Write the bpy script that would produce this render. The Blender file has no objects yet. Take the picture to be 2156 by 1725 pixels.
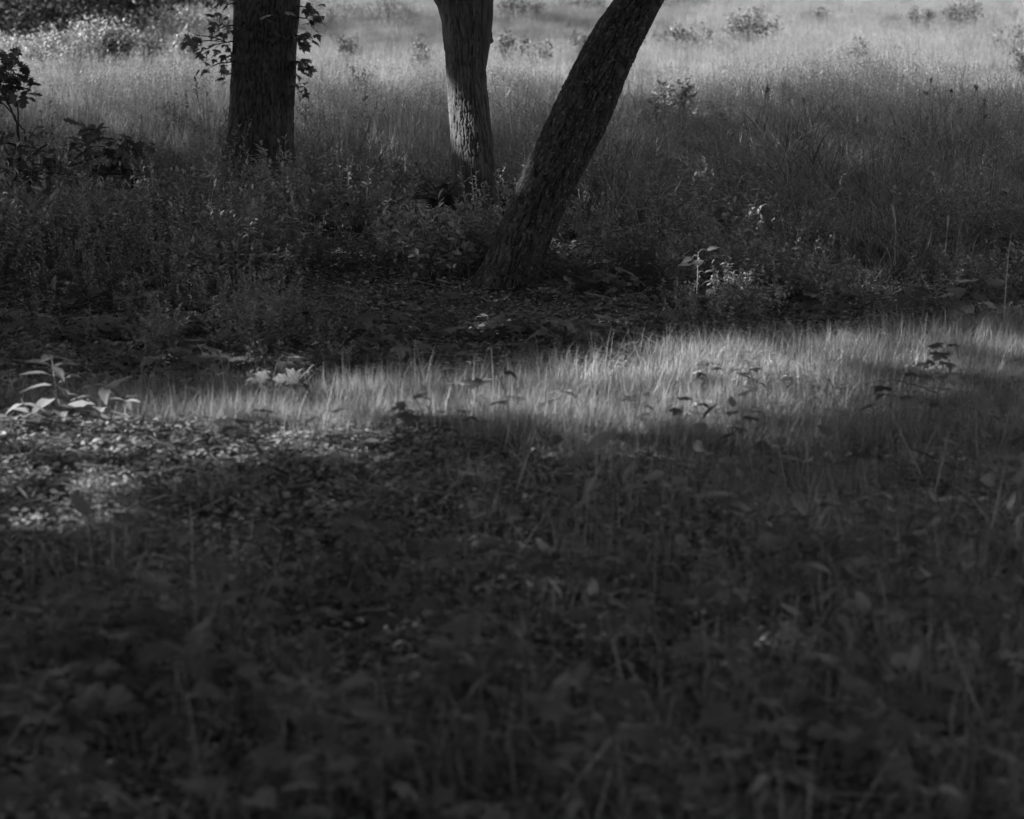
import bpy, math, random
import numpy as np
from mathutils import Vector, Matrix

SEED = 7
rng = np.random.default_rng(SEED)
random.seed(SEED)
scene = bpy.context.scene
col = scene.collection
PI = math.pi

# ------------------------------------------------------------------ camera
CAM_H, FPX, PCX, PCY = 1.74, 5989.0, 1078.0, 862.5       # pixel units of a 2156-wide picture
PITCH = math.atan(1012.5 / FPX)
cam_data = bpy.data.cameras.new('camera')
cam = bpy.data.objects.new('camera', cam_data)
col.objects.link(cam)
cam.location = (0, 0, CAM_H)
cam.rotation_euler = (PI / 2 - PITCH, 0, 0)
cam_data.sensor_width = 36.0
cam_data.lens = 36.0 * FPX / 2156.0
cam_data.clip_start = 0.1
cam_data.clip_end = 900
cam_data.dof.use_dof = True
cam_data.dof.focus_distance = 15.5
cam_data.dof.aperture_fstop = 4.6
scene.camera = cam

# ------------------------------------------------------------------ light
SUN_EL, SUN_AZ = math.radians(36), math.radians(8)        # light travels towards +x and slightly +y
SUN_D = np.array([math.cos(SUN_EL) * math.cos(SUN_AZ), math.cos(SUN_EL) * math.sin(SUN_AZ), -math.sin(SUN_EL)])
world = bpy.data.worlds.new('World')
scene.world = world
world.use_nodes = True
wn, wl = world.node_tree.nodes, world.node_tree.links
wn.clear()
w_out = wn.new('ShaderNodeOutputWorld')
w_bg = wn.new('ShaderNodeBackground')
w_sky = wn.new('ShaderNodeTexSky')
w_hs = wn.new('ShaderNodeHueSaturation')                  # the photograph is black and white
w_sky.sky_type = 'NISHITA'
w_sky.sun_disc = False
w_sky.sun_elevation = SUN_EL
w_sky.sun_rotation = math.atan2(-SUN_D[0], -SUN_D[1])
w_hs.inputs['Saturation'].default_value = 0.0
w_bg.inputs['Strength'].default_value = 0.055
wl.new(w_sky.outputs[0], w_hs.inputs['Color'])
wl.new(w_hs.outputs[0], w_bg.inputs['Color'])
wl.new(w_bg.outputs[0], w_out.inputs['Surface'])

sun_data = bpy.data.lights.new('sun', 'SUN')
sun_data.energy = 4.5
sun_data.angle = math.radians(0.53)
sun_data.color = (1.0, 1.0, 1.0)
sun = bpy.data.objects.new('sun', sun_data)
col.objects.link(sun)
sun.rotation_euler = Vector(SUN_D).to_track_quat('-Z', 'Y').to_euler()
sun.location = (-30, -5, 25)

scene.view_settings.view_transform = 'Standard'
scene.view_settings.look = 'None'
scene.view_settings.exposure = 2.0
scene.view_settings.gamma = 1.0
scene.view_settings.use_curve_mapping = False
scene.render.engine = 'CYCLES'
scene.cycles.max_bounces = 4
scene.cycles.diffuse_bounces = 3
scene.cycles.glossy_bounces = 1
scene.cycles.transmission_bounces = 3
scene.cycles.transparent_max_bounces = 4
scene.cycles.sample_clamp_indirect = 1.5
scene.cycles.use_denoising = True
scene.cycles.denoiser = 'OPENIMAGEDENOISE'
scene.cycles.denoising_input_passes = 'RGB_ALBEDO_NORMAL'
scene.cycles.denoising_prefilter = 'ACCURATE'
scene.cycles.use_adaptive_sampling = False
scene.cycles.caustics_reflective = False
scene.cycles.caustics_refractive = False

# ------------------------------------------------------------------ numeric helpers
_perm = np.random.default_rng(3).permutation(256)
_perm = np.concatenate([_perm, _perm, _perm])
_grad = np.random.default_rng(4).normal(size=(256, 3))
_grad /= np.linalg.norm(_grad, axis=1)[:, None]

def noise3(x, y, z):
    x, y, z = np.broadcast_arrays(np.asarray(x, float), np.asarray(y, float), np.asarray(z, float))
    xi, yi, zi = np.floor(x).astype(int), np.floor(y).astype(int), np.floor(z).astype(int)
    xf, yf, zf = x - xi, y - yi, z - zi
    u, v, w = [t * t * t * (t * (t * 6 - 15) + 10) for t in (xf, yf, zf)]
    out = 0.0
    for dx in (0, 1):
        wx = u if dx else 1 - u
        for dy in (0, 1):
            wy = v if dy else 1 - v
            for dz in (0, 1):
                wz = w if dz else 1 - w
                h = _perm[_perm[_perm[(xi + dx) & 255] + ((yi + dy) & 255)] + ((zi + dz) & 255)]
                g = _grad[h]
                out = out + wx * wy * wz * (g[..., 0] * (xf - dx) + g[..., 1] * (yf - dy) + g[..., 2] * (zf - dz))
    return out * 1.6

def fbm(x, y, z, octv=3):
    s, a = 0.0, 1.0
    for k in range(octv):
        f = 2.0 ** k
        s = s + a * noise3(np.asarray(x) * f + 17 * k, np.asarray(y) * f, np.asarray(z) * f)
        a *= 0.5
    return s

def sstep(a, b, x):
    t = np.clip((np.asarray(x, float) - a) / (b - a), 0, 1)
    return t * t * (3 - 2 * t)

def height(x, y):
    """Ground level: a low mound of litter left of the middle, gentle swells in the meadow."""
    x, y = np.asarray(x, float), np.asarray(y, float)
    lx = 1 - sstep(-0.35, 0.75, x)
    m = 0.10 * lx * np.exp(-((y - 9.25) / np.where(y > 9.25, 0.42, 1.5)) ** 2)
    sw = 0.05 * noise3(x * 0.35, y * 0.35, 2.0) * sstep(4, 9, y)
    far = 0.22 * noise3(x * 0.07, y * 0.07, 7.0) * sstep(24, 45, y)
    fine = 0.012 * noise3(x * 2.1, y * 2.1, 9.0)
    return m + sw + far + fine

F_ = np.array([0, math.cos(PITCH), -math.sin(PITCH)])
U_ = np.array([0, math.sin(PITCH), math.cos(PITCH)])
C_ = np.array([0, 0, CAM_H])

def ray(u, v):
    u, v = np.asarray(u, float), np.asarray(v, float)
    a, b = (u - PCX) / FPX, -(v - PCY) / FPX
    return np.stack([a, F_[1] + b * U_[1], F_[2] + b * U_[2]], -1)

def ground_at(u, v):
    """Where a line of sight meets the ground."""
    d = ray(u, v)
    z = 0.0
    for _ in range(4):
        t = (z - CAM_H) / d[..., 2]
        p = C_ + d * t[..., None] if np.ndim(t) else C_ + d * t
        z = height(p[..., 0], p[..., 1])
    p = np.array(p); p[..., 2] = z
    return p

def at_depth(u, v, Y):
    d = ray(u, v)
    t = Y / d[..., 1]
    return C_ + d * (t[..., None] if np.ndim(t) else t)

def to_pix(x, y, z):
    rx, ry, rz = np.asarray(x, float), np.asarray(y, float), np.asarray(z, float) - CAM_H
    f = ry * F_[1] + rz * F_[2]
    up = ry * U_[1] + rz * U_[2]
    f = np.where(f < 0.05, 0.05, f)
    return PCX + FPX * rx / f, PCY - FPX * up / f

# ------------------------------------------------------------------ materials (all grey: the photograph is black and white)
def mat_base(name):
    m = bpy.data.materials.new(name)
    m.use_nodes = True
    n, l = m.node_tree.nodes, m.node_tree.links
    n.clear()
    return m, n, l

def tone_chain(n, l, base, var):
    at = n.new('ShaderNodeAttribute'); at.attribute_name = 'tone'
    oi = n.new('ShaderNodeObjectInfo')
    mr = n.new('ShaderNodeMapRange')
    mr.inputs['To Min'].default_value = 1 - var
    mr.inputs['To Max'].default_value = 1 + var
    l.new(oi.outputs['Random'], mr.inputs['Value'])
    m1 = n.new('ShaderNodeMath'); m1.operation = 'MULTIPLY'
    l.new(at.outputs['Fac'], m1.inputs[0]); l.new(mr.outputs[0], m1.inputs[1])
    m2 = n.new('ShaderNodeMath'); m2.operation = 'MULTIPLY'
    l.new(m1.outputs[0], m2.inputs[0]); m2.inputs[1].default_value = base
    m3 = n.new('ShaderNodeMath'); m3.operation = 'MINIMUM'
    l.new(m2.outputs[0], m3.inputs[0]); m3.inputs[1].default_value = 0.85
    return m3.outputs[0]

def mat_leaf(name, base, var=0.25, trans=0.3, rough=0.5, spec=0.25, vein=0.0, rib=False):
    m, n, l = mat_base(name)
    out = n.new('ShaderNodeOutputMaterial')
    c = tone_chain(n, l, base, var)
    if vein:
        tc = n.new('ShaderNodeTexCoord')
        nz = n.new('ShaderNodeTexNoise'); nz.inputs['Scale'].default_value = 60
        l.new(tc.outputs['Object'], nz.inputs['Vector'])
        mr = n.new('ShaderNodeMapRange'); mr.inputs['To Min'].default_value = 1 - vein; mr.inputs['To Max'].default_value = 1 + vein
        l.new(nz.outputs['Fac'], mr.inputs['Value'])
        mm = n.new('ShaderNodeMath'); mm.operation = 'MULTIPLY'
        l.new(c, mm.inputs[0]); l.new(mr.outputs[0], mm.inputs[1])
        c = mm.outputs[0]
        if rib:                                              # pale midrib and slanting side veins of a single leaf
            sx = n.new('ShaderNodeSeparateXYZ'); l.new(tc.outputs['Object'], sx.inputs[0])
            ab = n.new('ShaderNodeMath'); ab.operation = 'ABSOLUTE'; l.new(sx.outputs['X'], ab.inputs[0])
            sl = n.new('ShaderNodeMath'); sl.operation = 'MULTIPLY_ADD'; sl.inputs[1].default_value = -.8
            l.new(ab.outputs[0], sl.inputs[0]); l.new(sx.outputs['Y'], sl.inputs[2])
            fr = n.new('ShaderNodeMath'); fr.operation = 'PINGPONG'; fr.inputs[1].default_value = .08; l.new(sl.outputs[0], fr.inputs[0])
            mn = n.new('ShaderNodeMath'); mn.operation = 'MINIMUM'; l.new(fr.outputs[0], mn.inputs[0]); l.new(ab.outputs[0], mn.inputs[1])
            rr = n.new('ShaderNodeMapRange'); rr.inputs['From Max'].default_value = .03
            rr.inputs['To Min'].default_value = 1.5; rr.inputs['To Max'].default_value = .92
            l.new(mn.outputs[0], rr.inputs['Value'])
            m4 = n.new('ShaderNodeMath'); m4.operation = 'MULTIPLY'
            l.new(c, m4.inputs[0]); l.new(rr.outputs[0], m4.inputs[1]); c = m4.outputs[0]
    p = n.new('ShaderNodeBsdfPrincipled')
    p.inputs['Roughness'].default_value = rough
    p.inputs['Specular IOR Level'].default_value = spec
    l.new(c, p.inputs['Base Color'])
    if trans > 0:
        t = n.new('ShaderNodeBsdfTranslucent')
        l.new(c, t.inputs['Color'])
        mx = n.new('ShaderNodeMixShader'); mx.inputs[0].default_value = trans
        l.new(p.outputs[0], mx.inputs[1]); l.new(t.outputs[0], mx.inputs[2])
        l.new(mx.outputs[0], out.inputs['Surface'])
    else:
        l.new(p.outputs[0], out.inputs['Surface'])
    return m

def mat_bark(name, lo, hi, lichen=0.0, lichen_scale=20, stretch=0.25):
    m, n, l = mat_base(name)
    out = n.new('ShaderNodeOutputMaterial')
    at = n.new('ShaderNodeAttribute'); at.attribute_name = 'tone'
    tc = n.new('ShaderNodeTexCoord')
    mp = n.new('ShaderNodeMapping'); mp.inputs['Scale'].default_value = (1, 1, stretch)
    l.new(tc.outputs['Object'], mp.inputs['Vector'])
    nz = n.new('ShaderNodeTexNoise'); nz.inputs['Scale'].default_value = 45; nz.inputs['Detail'].default_value = 6
    l.new(mp.outputs[0], nz.inputs['Vector'])
    mr = n.new('ShaderNodeMapRange'); mr.inputs['From Min'].default_value = 0.3; mr.inputs['From Max'].default_value = 0.7
    mr.inputs['To Min'].default_value = lo; mr.inputs['To Max'].default_value = hi
    l.new(nz.outputs['Fac'], mr.inputs['Value'])
    m1 = n.new('ShaderNodeMath'); m1.operation = 'MULTIPLY'
    l.new(mr.outputs[0], m1.inputs[0]); l.new(at.outputs['Fac'], m1.inputs[1])
    c = m1.outputs[0]
    if lichen:
        n2 = n.new('ShaderNodeTexNoise'); n2.inputs['Scale'].default_value = lichen_scale; n2.inputs['Detail'].default_value = 5
        l.new(tc.outputs['Object'], n2.inputs['Vector'])
        r2 = n.new('ShaderNodeMapRange'); r2.inputs['From Min'].default_value = 0.56; r2.inputs['From Max'].default_value = 0.66
        r2.inputs['To Max'].default_value = lichen
        l.new(n2.outputs['Fac'], r2.inputs['Value'])
        a2 = n.new('ShaderNodeMath'); a2.operation = 'ADD'
        l.new(c, a2.inputs[0]); l.new(r2.outputs[0], a2.inputs[1])
        c = a2.outputs[0]
    bp = n.new('ShaderNodeBump'); bp.inputs['Strength'].default_value = 0.5; bp.inputs['Distance'].default_value = 0.006
    l.new(nz.outputs['Fac'], bp.inputs['Height'])
    p = n.new('ShaderNodeBsdfPrincipled'); p.inputs['Roughness'].default_value = 0.9
    p.inputs['Specular IOR Level'].default_value = 0.15
    l.new(c, p.inputs['Base Color']); l.new(bp.outputs[0], p.inputs['Normal'])
    l.new(p.outputs[0], out.inputs['Surface'])
    return m

def mat_ground(name):
    m, n, l = mat_base(name)
    out = n.new('ShaderNodeOutputMaterial')
    tc = n.new('ShaderNodeTexCoord')
    nz = n.new('ShaderNodeTexNoise'); nz.inputs['Scale'].default_value = 14; nz.inputs['Detail'].default_value = 8
    nz.inputs['Roughness'].default_value = 0.7
    l.new(tc.outputs['Object'], nz.inputs['Vector'])
    cr = n.new('ShaderNodeMapRange'); cr.inputs['From Min'].default_value = 0.3; cr.inputs['From Max'].default_value = 0.75
    cr.inputs['To Min'].default_value = 0.02; cr.inputs['To Max'].default_value = 0.10
    l.new(nz.outputs['Fac'], cr.inputs['Value'])
    bp = n.new('ShaderNodeBump'); bp.inputs['Strength'].default_value = 0.8; bp.inputs['Distance'].default_value = 0.03
    l.new(nz.outputs['Fac'], bp.inputs['Height'])
    p = n.new('ShaderNodeBsdfPrincipled'); p.inputs['Roughness'].default_value = 0.95
    p.inputs['Specular IOR Level'].default_value = 0.1
    l.new(cr.outputs[0], p.inputs['Base Color']); l.new(bp.outputs[0], p.inputs['Normal'])
    l.new(p.outputs[0], out.inputs['Surface'])
    return m

M = {
    'ground': mat_ground('soil'),
    'meadow': mat_leaf('meadow_grass', 0.24, 0.18, 0.35, 0.6, 0.2),
    'lawn': mat_leaf('lawn_grass', 0.19, 0.15, 0.35, 0.5, 0.25),
    'sedge': mat_leaf('sedge_grass', 0.12, 0.25, 0.3, 0.5, 0.25),
    'under': mat_leaf('undergrowth_leaf', 0.21, 0.14, 0.25, 0.6, 0.08),
    'maple': mat_leaf('maple_leaf', 0.09, 0.25, 0.3, 0.55, 0.15, 0.15, True),
    'pale': mat_leaf('pale_leaf', 0.15, 0.2, 0.3, 0.5, 0.3, 0.2, True),
    'shoot': mat_leaf('shoot_leaf', 0.10, 0.3, 0.4, 0.5, 0.2, 0.15, True),
    'oak': mat_leaf('oak_leaf', 0.07, 0.35, 0.3, 0.45, 0.3, 0.1),
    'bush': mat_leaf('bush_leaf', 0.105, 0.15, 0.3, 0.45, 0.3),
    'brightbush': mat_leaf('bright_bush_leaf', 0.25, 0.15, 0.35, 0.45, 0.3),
    'darkcrown': mat_leaf('crown_leaf', 0.05, 0.1, 0.2, 0.5, 0.2),
    'litter': mat_leaf('dead_leaf', 0.16, 0.2, 0.1, 0.6, 0.25, 0.25),
    'deadleaf': mat_leaf('pale_dead_leaf', 0.22, 0.2, 0.15, 0.6, 0.25, 0.25),
    'stem': mat_leaf('stem', 0.10, 0.2, 0.0, 0.7, 0.2),
    'palestem': mat_leaf('pale_stem', 0.28, 0.2, 0.0, 0.7, 0.2),
    'twig': mat_leaf('dead_twig', 0.035, 0.2, 0.0, 0.8, 0.15, 0.2),
    'bark_oak': mat_bark('furrowed_bark', 0.02, 0.048, 0.0, 20, 0.2),
    'bark_grey': mat_bark('grey_striped_bark', 0.036, 0.088, 0.0, 20, 0.12),
    'bark_scaly': mat_bark('scaly_lichen_bark', 0.016, 0.05, 0.05, 60, 0.35),
    'wood': mat_bark('weathered_wood', 0.2, 0.4, 0.0, 20, 0.1),
}

# ------------------------------------------------------------------ mesh building
class MB:
    def __init__(self):
        self.V, self.F, self.T, self.n = [], [], [], 0
    def add(self, V, F, tone=1.0):
        V = np.asarray(V, float).reshape(-1, 3); F = np.asarray(F, int)
        self.V.append(V); self.F.append(F + self.n)
        t = np.broadcast_to(np.asarray(tone, float), (len(V),)) if np.ndim(tone) <= 1 else np.asarray(tone)
        self.T.append(np.array(t)); self.n += len(V)
        return self
    def stamp(self, bV, bF, P, R, S, tone=1.0):
        """Many copies of one small shape, each with its own place, turn and size."""
        P = np.asarray(P, float); N = len(P)
        S = np.broadcast_to(np.asarray(S, float), (N,)) if np.ndim(S) <= 1 else np.asarray(S)
        bV = np.asarray(bV, float); bF = np.asarray(bF, int)
        if S.ndim == 1:
            loc = bV[None] * S[:, None, None]
        else:
            loc = bV[None] * S[:, None, :]
        V = np.einsum('nij,nkj->nki', R, loc) + P[:, None, :]
        F = bF[None] + (np.arange(N) * len(bV))[:, None, None]
        tn = np.broadcast_to(np.asarray(tone, float), (N,))
        self.add(V.reshape(-1, 3), F.reshape(-1, bF.shape[1]), np.repeat(tn, len(bV)))
        return self
    def mesh(self, name, mat, smooth=False):
        V = np.concatenate(self.V)
        me = bpy.data.meshes.new(name)
        tot = sum(f.size for f in self.F); npoly = sum(len(f) for f in self.F)
        me.vertices.add(len(V)); me.vertices.foreach_set('co', V.ravel())
        me.loops.add(tot); me.polygons.add(npoly)
        idx = np.concatenate([f.ravel() for f in self.F])
        sizes = np.concatenate([np.full(len(f), f.shape[1]) for f in self.F])
        starts = np.concatenate([[0], np.cumsum(sizes)[:-1]])
        me.loops.foreach_set('vertex_index', idx.astype(np.int32))
        me.polygons.foreach_set('loop_start', starts.astype(np.int32))
        me.polygons.foreach_set('loop_total', sizes.astype(np.int32))
        at = me.attributes.new('tone', 'FLOAT', 'POINT')
        at.data.foreach_set('value', np.concatenate(self.T).astype(np.float32))
        if smooth:
            me.polygons.foreach_set('use_smooth', np.ones(npoly, dtype=bool))
        me.materials.append(mat)
        me.update(calc_edges=True)
        return me
    def build(self, name, mat, parent=None, smooth=False):
        return link(name, self.mesh(name, mat, smooth), parent)

def link(name, me, parent=None):
    o = bpy.data.objects.new(name, me)
    col.objects.link(o)
    if parent is not None:
        o.parent = parent
    return o

def tag(o, label=None, cat=None, group=None, kind=None):
    if label: o['label'] = label
    if cat: o['category'] = cat
    if group: o['group'] = group
    if kind: o['kind'] = kind
    return o

def thing(name, label, cat, loc=(0, 0, 0), rz=0.0, group=None):
    o = bpy.data.objects.new(name, None)
    o.empty_display_size = 0.1
    col.objects.link(o)
    o.location = [float(c) for c in loc]
    o.rotation_euler = (0, 0, rz)
    return tag(o, label, cat, group)

def copy_tree(o, parent=None):
    c = o.copy(); col.objects.link(c)
    if parent is not None:
        c.parent = parent
    for ch in list(o.children):
        copy_tree(ch, c)
    return c

def rots(yaw, pitch, roll):
    yaw, pitch, roll = np.broadcast_arrays(np.asarray(yaw, float), np.asarray(pitch, float), np.asarray(roll, float))
    cz, sz, cx, sx, cy, sy = np.cos(yaw), np.sin(yaw), np.cos(pitch), np.sin(pitch), np.cos(roll), np.sin(roll)
    z, o = np.zeros_like(cz), np.ones_like(cz)
    Rz = np.stack([np.stack([cz, -sz, z], -1), np.stack([sz, cz, z], -1), np.stack([z, z, o], -1)], -2)
    Rx = np.stack([np.stack([o, z, z], -1), np.stack([z, cx, -sx], -1), np.stack([z, sx, cx], -1)], -2)
    Ry = np.stack([np.stack([cy, z, sy], -1), np.stack([z, o, z], -1), np.stack([-sy, z, cy], -1)], -2)
    return Rz @ Rx @ Ry

def tube(mb, pts, rad, seg=6, tone=1.0):
    pts = np.asarray(pts, float); n = len(pts)
    rad = np.broadcast_to(np.asarray(rad, float), (n,))
    tg = np.gradient(pts, axis=0); tg /= np.linalg.norm(tg, axis=1)[:, None] + 1e-9
    ref = np.array([0.13, 1.0, 0.21])
    a = np.cross(tg, ref); a /= np.linalg.norm(a, axis=1)[:, None] + 1e-9
    b = np.cross(tg, a)
    th = np.arange(seg) * 2 * PI / seg
    V = pts[:, None] + rad[:, None, None] * (np.cos(th)[None, :, None] * a[:, None] + np.sin(th)[None, :, None] * b[:, None])
    i, j = np.meshgrid(np.arange(n - 1), np.arange(seg), indexing='ij')
    j2 = (j + 1) % seg
    Fq = np.stack([i * seg + j, i * seg + j2, (i + 1) * seg + j2, (i + 1) * seg + j], -1).reshape(-1, 4)
    mb.add(V.reshape(-1, 3), Fq, tone)
    mb.add(V[-1], np.array([list(range(seg))]), tone)

def smooth_path(pts, n=24):
    """Catmull-Rom through the points."""
    P = np.asarray(pts, float)
    P = np.vstack([2 * P[0] - P[1], P, 2 * P[-1] - P[-2]])
    k = len(P) - 3
    t = np.linspace(0, k - 1e-6, n)
    i = t.astype(int); f = (t - i)[:, None]
    p0, p1, p2, p3 = P[i], P[i + 1], P[i + 2], P[i + 3]
    return 0.5 * (2 * p1 + (p2 - p0) * f + (2 * p0 - 5 * p1 + 4 * p2 - p3) * f ** 2 + (3 * p1 - p0 - 3 * p2 + p3) * f ** 3)

# small leaf shapes, tip along +y, face up
def leaf_simple(w=0.42, fold=0.10, droop=0.08):
    V = [(0, 0, 0), (-w / 2, 0.42, fold), (0, 0.45, 0), (w / 2, 0.42, fold), (0, 1, -droop), (-w * .36, 0.72, fold * .6 - droop * .4), (w * .36, 0.72, fold * .6 - droop * .4)]
    F = [(0, 2, 1), (0, 3, 2), (1, 2, 5), (2, 4, 5), (2, 3, 6), (2, 6, 4)]
    return np.array(V, float), np.array(F)
def leaf_rhomb(w=0.45, fold=0.09):
    V = [(0, 0, 0), (-w / 2, 0.5, fold), (w / 2, 0.5, fold), (0, 1, 0)]
    return np.array(V, float), np.array([(0, 3, 1), (0, 2, 3)])
def leaf_outline(half, droop=0.15, fold=0.06, seed=0):
    """A lobed leaf: half outline as (x, y) from base to tip, mirrored, fanned from the midrib, cupped."""
    r = np.random.default_rng(seed)
    L = np.array(half, float)
    left = L * np.array([-1, 1])
    out = np.vstack([L, left[::-1][1:]])
    out = out + r.normal(0, 0.012, out.shape)
    rad = np.hypot(out[:, 0], out[:, 1] - 0.35)
    z = -droop * rad ** 2 + fold * np.abs(out[:, 0]) + r.normal(0, 0.015, len(out))
    V = np.vstack([[(0, 0.35, 0.0)], np.column_stack([out, z])])
    n = len(out)
    F = [(0, 1 + i, 1 + (i + 1) % n) for i in range(n)]
    return V, np.array(F)
MAPLE = [(0.0, 0.0), (0.12, 0.06), (0.42, -0.02), (0.34, 0.14), (0.62, 0.30), (0.50, 0.36), (0.60, 0.55), (0.36, 0.47), (0.20, 0.52), (0.30, 0.72), (0.14, 0.72), (0.0, 1.0)]
OAK = [(0.0, 0.0), (0.08, 0.08), (0.20, 0.16), (0.11, 0.26), (0.32, 0.42), (0.15, 0.48), (0.36, 0.68), (0.18, 0.72), (0.20, 0.88), (0.0, 1.0)]
OVAL = [(0.0, 0.0), (0.15, 0.10), (0.25, 0.28), (0.27, 0.45), (0.21, 0.65), (0.10, 0.86), (0.0, 1.0)]
LANCE = [(0.0, 0.0), (0.10, 0.10), (0.19, 0.28), (0.20, 0.46), (0.13, 0.72), (0.04, 0.92), (0.0, 1.0)]
HEART = [(0.0, 0.04), (0.16, -0.05), (0.34, 0.04), (0.46, 0.25), (0.42, 0.42), (0.34, 0.52), (0.24, 0.74), (0.10, 0.92), (0.0, 1.0)]
SH_S, SH_R = leaf_simple(), leaf_rhomb()
SH_MAPLE = [leaf_outline(MAPLE, 0.3 + .15 * k, 0.12 + .1 * k, k) for k in range(3)]
SH_OAK = [leaf_outline(OAK, 0.3, 0.16, k) for k in range(3)]
SH_OVAL = leaf_outline(OVAL, 0.25, 0.18, 5)
SH_LANCE = leaf_outline(LANCE, 0.35, 0.22, 6)
SH_HEART = leaf_outline(HEART, 0.22, 0.08, 7)

def blades(mb, P, h, w, yaw, lean, bend, tone, seg=3):
    """Grass blades: tapering curved strips."""
    N = len(P)
    h, w, yaw, lean, bend, tone = [np.broadcast_to(np.asarray(a, float), (N,)) for a in (h, w, yaw, lean, bend, tone)]
    t = np.linspace(0, 1, seg + 1)
    hor = h[:, None] * (lean[:, None] * t + bend[:, None] * t ** 2)
    ver = h[:, None] * (t - 0.45 * np.abs(bend)[:, None] * t ** 3)
    dx, dy = np.cos(yaw), np.sin(yaw)
    cen = np.stack([P[:, 0, None] + dx[:, None] * hor, P[:, 1, None] + dy[:, None] * hor, P[:, 2, None] + ver], -1)
    ww = 0.5 * w[:, None] * (1 - t ** 1.6) * (0.7 + 0.3 * np.sin(PI * np.minimum(t * 1.6, 1)))
    tw = rng.uniform(-0.8, 0.8, N)
    sx, sy = -np.sin(yaw + tw), np.cos(yaw + tw)
    side = np.stack([sx, sy, np.zeros(N)], -1)[:, None, :] * ww[..., None]
    A, B = cen - side, cen + side
    V = np.concatenate([A[:, :-1], B[:, :-1], cen[:, -1:]], 1)     # seg + seg + 1
    k = 2 * seg + 1
    F = []
    for i in range(seg - 1):
        F += [(i, seg + i, seg + i + 1), (i, seg + i + 1, i + 1)]
    F += [(seg - 1, 2 * seg - 1, 2 * seg)]
    F = np.array(F)[None] + (np.arange(N) * k)[:, None, None]
    mb.add(V.reshape(-1, 3), F.reshape(-1, 3), np.repeat(tone, k))
    return cen[:, -1]

# ------------------------------------------------------------------ scattered masses (grass, undergrowth, litter)
def scatter(name, label, cat, protos, P, yaw, scl, tilt=0.0, pick=None):
    """One object that nobody could count: copies of a few patches, laid by geometry nodes."""
    n = len(P)
    me = bpy.data.meshes.new(name + '_spots')
    me.vertices.add(n); me.vertices.foreach_set('co', np.asarray(P, float).ravel())
    r = np.random.default_rng(n)
    P = np.asarray(P, float)
    e = .12
    gx = (height(P[:, 0] + e, P[:, 1]) - height(P[:, 0] - e, P[:, 1])) / (2 * e)
    gy = (height(P[:, 0], P[:, 1] + e) - height(P[:, 0], P[:, 1] - e)) / (2 * e)
    lx, ly = np.cos(yaw) * gx + np.sin(yaw) * gy, -np.sin(yaw) * gx + np.cos(yaw) * gy
    rot = np.column_stack([np.arctan(ly) + r.normal(0, tilt + 1e-6, n), -np.arctan(lx) + r.normal(0, tilt + 1e-6, n), yaw]).astype(np.float32)
    a = me.attributes.new('turn', 'FLOAT_VECTOR', 'POINT'); a.data.foreach_set('vector', rot.ravel())
    a = me.attributes.new('size', 'FLOAT', 'POINT'); a.data.foreach_set('value', np.asarray(scl, np.float32))
    a = me.attributes.new('pick', 'INT', 'POINT'); a.data.foreach_set('value', (r.integers(0, len(protos), n) if pick is None else np.asarray(pick)).astype(np.int32))
    o = link(name, me)
    ng = bpy.data.node_groups.new(name + '_scatter', 'GeometryNodeTree')
    ng.interface.new_socket('Geometry', in_out='INPUT', socket_type='NodeSocketGeometry')
    ng.interface.new_socket('Geometry', in_out='OUTPUT', socket_type='NodeSocketGeometry')
    N, L = ng.nodes, ng.links
    gi, go = N.new('NodeGroupInput'), N.new('NodeGroupOutput')
    g2i = N.new('GeometryNodeGeometryToInstance')
    for m in reversed(protos):
        po = bpy.data.objects.new(m.name, m)
        oi = N.new('GeometryNodeObjectInfo'); oi.inputs['Object'].default_value = po
        oi.inputs['As Instance'].default_value = False
        L.new(oi.outputs['Geometry'], g2i.inputs[0])
    iop = N.new('GeometryNodeInstanceOnPoints'); iop.inputs['Pick Instance'].default_value = True
    def attr(nm, ty):
        q = N.new('GeometryNodeInputNamedAttribute'); q.data_type = ty; q.inputs['Name'].default_value = nm
        return [s for s in q.outputs if s.enabled][0]
    L.new(gi.outputs[0], iop.inputs['Points']); L.new(g2i.outputs[0], iop.inputs['Instance'])
    L.new(attr('pick', 'INT'), iop.inputs['Instance Index'])
    L.new(attr('turn', 'FLOAT_VECTOR'), iop.inputs['Rotation'])
    L.new(attr('size', 'FLOAT'), iop.inputs['Scale'])
    L.new(iop.outputs[0], go.inputs[0])
    md = o.modifiers.new('scatter', 'NODES'); md.node_group = ng
    return tag(o, label, cat, None, 'stuff')

def spread(y0, y1, dens, marg=1.25, extra=0.5):
    """Random spots over the wedge of ground in view (and a margin beside it); dens(y) per square metre."""
    out = []
    ys = np.linspace(y0, y1, max(2, int((y1 - y0) / 0.5) + 1))
    for a, b in zip(ys[:-1], ys[1:]):
        hw = 0.18 * b * marg + extra
        n = rng.poisson(dens((a + b) / 2) * (b - a) * 2 * hw)
        out.append(np.column_stack([rng.uniform(-hw, hw, n), rng.uniform(a, b, n)]))
    return np.vstack(out)

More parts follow.
